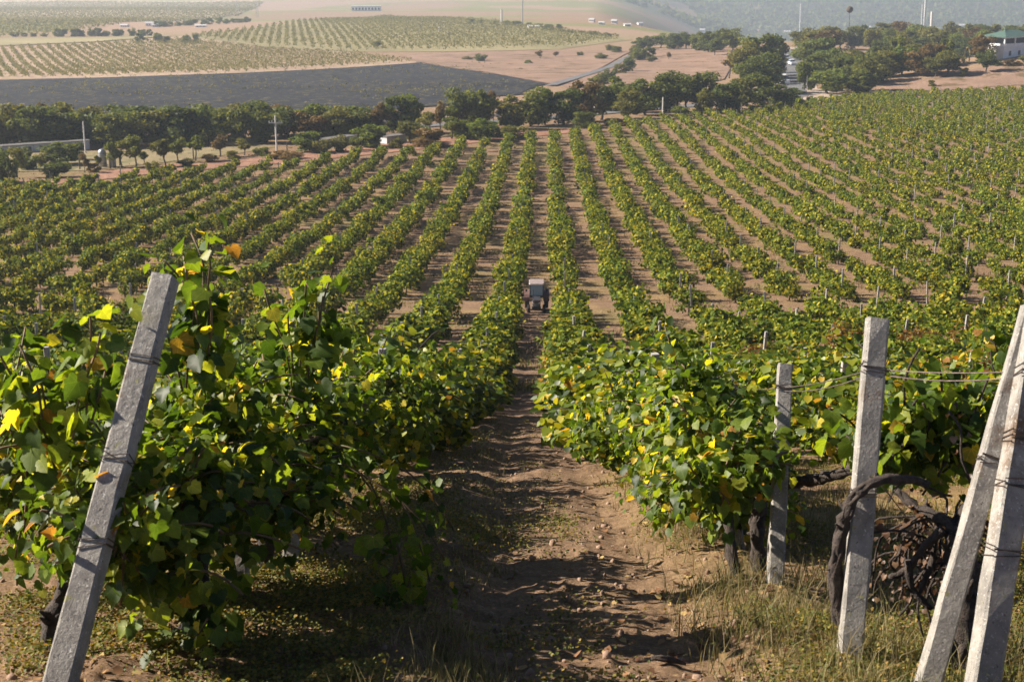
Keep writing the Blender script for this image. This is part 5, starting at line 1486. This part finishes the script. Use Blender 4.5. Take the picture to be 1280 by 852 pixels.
mb = MB(); mb.box((0, 0, 6.2 * s), (37 * s, 15 * s, 0.5 * s)); mb.build('roof', M['grey_roof'], o)
for i in range(9):
    mb = MB(); mb.box(((-16 + i * 4) * s, -7.05 * s, 3 * s), (2 * s, 0.2 * s, 2.6 * s)); mb.build('window', M['dark_void'], o)
def lattice(px, py, top, label, base=1.6, arms=True):
    x, y, z, d = P(px, py); s = d / FPX; h = (py - top) * s; b = base * s
    o = empty('pylon', (x, y, z), 0.3, label, 'pylon')
    mb = MB(); r = 0.10 * s
    for sx in (-1, 1):
        for sy in (-1, 1): mb.tube([(sx * b, sy * b, -1), (sx * b * 0.15, sy * b * 0.15, h)], r, 4)
    for i in range(8):
        t0, t1 = i / 8, (i + 1) / 8; w0, w1 = b * (1 - .85 * t0), b * (1 - .85 * t1)
        for sy in (-1, 1):
            mb.tube([(-w0, sy * w0, h * t0), (w1, sy * w1, h * t1)], r * .7, 4); mb.tube([(w0, sy * w0, h * t0), (-w1, sy * w1, h * t1)], r * .7, 4)
    mb.build('tower', M['grey_metal'], o)
    if arms:
        for t in (0.72, 0.86):
            mb = MB(); mb.box((0, 0, h * t), (b * 4, r * 2, r * 2.5)); mb.build('crossarm', M['grey_metal'], o)
lattice(211, 24, -14, 'hazy lattice pylon above the white farmhouse')
lattice(297, 18, -16, 'hazy lattice pylon second from left at the top')
lattice(322, 22, -12, 'hazy lattice pylon right of the dark far trees')
pole(627, 32, 12, 'white mast left of the valley farm', 0.45, None, 'white_paint', 'mast', 'mast')
pole(653, 31, -4, 'thin tall mast above the valley farm', 0.30, None, 'grey_metal', 'mast', 'mast')
pole(549, 40, 34, 'small white marker post in the valley vineyard', 0.4, None, 'white_paint', 'marker', 'marker_post')
x, y, z, d = P(1062, 58)
def tall_at(px, ybase, top, dist, label, r, mat, nm, cat, rr=None):
    p = PD(px, ybase, dist); g = float(H(p[0], p[1])); t = PD(px, top, dist)
    o = empty(nm, (p[0], p[1], g), 0, label, cat)
    mb = MB(); mb.tube([(0, 0, -1), (t[0] - p[0], t[1] - p[1], t[2] - g)], [r * 1.5, r], 10); mb.build('shaft', M[mat], o)
    return o, t - np.array([p[0], p[1], g])
o, t = tall_at(1062, 45, 16, d, 'dark round tank on a slim leaning mast above the knoll trees', 0.10, 'tractor_body', 'tank_tower', 'tower')
mb = MB(); rr_ = 4.2 * d / FPX
mb.tube([Vector(t) + Vector((0, 0, rr_ * 0.9 + rr_ * math.sin(a))) for a in np.linspace(-1.5, 1.5, 9)], [max(0.05, rr_ * math.cos(a)) for a in np.linspace(-1.5, 1.5, 9)], 14); mb.build('tank', M['tank_green'] if 'tank_green' in M else M['tree_bark'], o, True)
tall_at(1157, 34, 0, 900, 'hazy tall red and white chimney left of the shorter chimney', 0.5, 'white_paint', 'chimney', 'chimney')
tall_at(1153, 34, 6, 900, 'slim hazy mast beside the tall chimney', 0.25, 'white_paint', 'mast', 'mast')
tall_at(1165, 34, 15, 900, 'shorter pale chimney with dark tip behind the knoll wood', 0.9, 'pale_pole', 'chimney', 'chimney')
tall_at(1001, 30, 4, 1600, 'thin hazy mast in front of the far hillside', 0.5, 'white_paint', 'mast', 'mast')

# small dark stick and scrap on the path
x, y, z, d = P(828, 832)
mb = MB(); mb.tube([(x - .05, y, z + .04), (x + .03, y + .02, z + .025), (x + .10, y - .03, z + .03)], [.010, .016, .007], 7, .2, np.random.default_rng(3))
tag(mb.build('wood_scrap', M['bark'], None, True), 'small dark chunk of vine wood lying on the right of the path', 'wood')

# ---------------------------------------------------------------- haze
def haze():
    m, nt, out = newmat('valley_haze')
    v = N(nt, 'ShaderNodeVolumePrincipled')
    v.inputs['Color'].default_value = (0.76, 0.86, 1.0, 1)
    v.inputs['Density'].default_value = HAZE_DENSITY
    v.inputs['Anisotropy'].default_value = 0.35
    nt.links.new(v.outputs[0], out.inputs['Volume'])
    zlo = float(V[:, 2].min()) - 1.0
    zhi = max(25.0, float(V[:, 2].max()) + 2)
    mb = MB(); mb.box((0, 4950, (zlo + zhi) / 2), (20400, 10400, zhi - zlo))
    o = mb.build('haze', m)
    tag(o, 'pale blue haze hanging in the valley air', None, None, 'stuff')
haze()
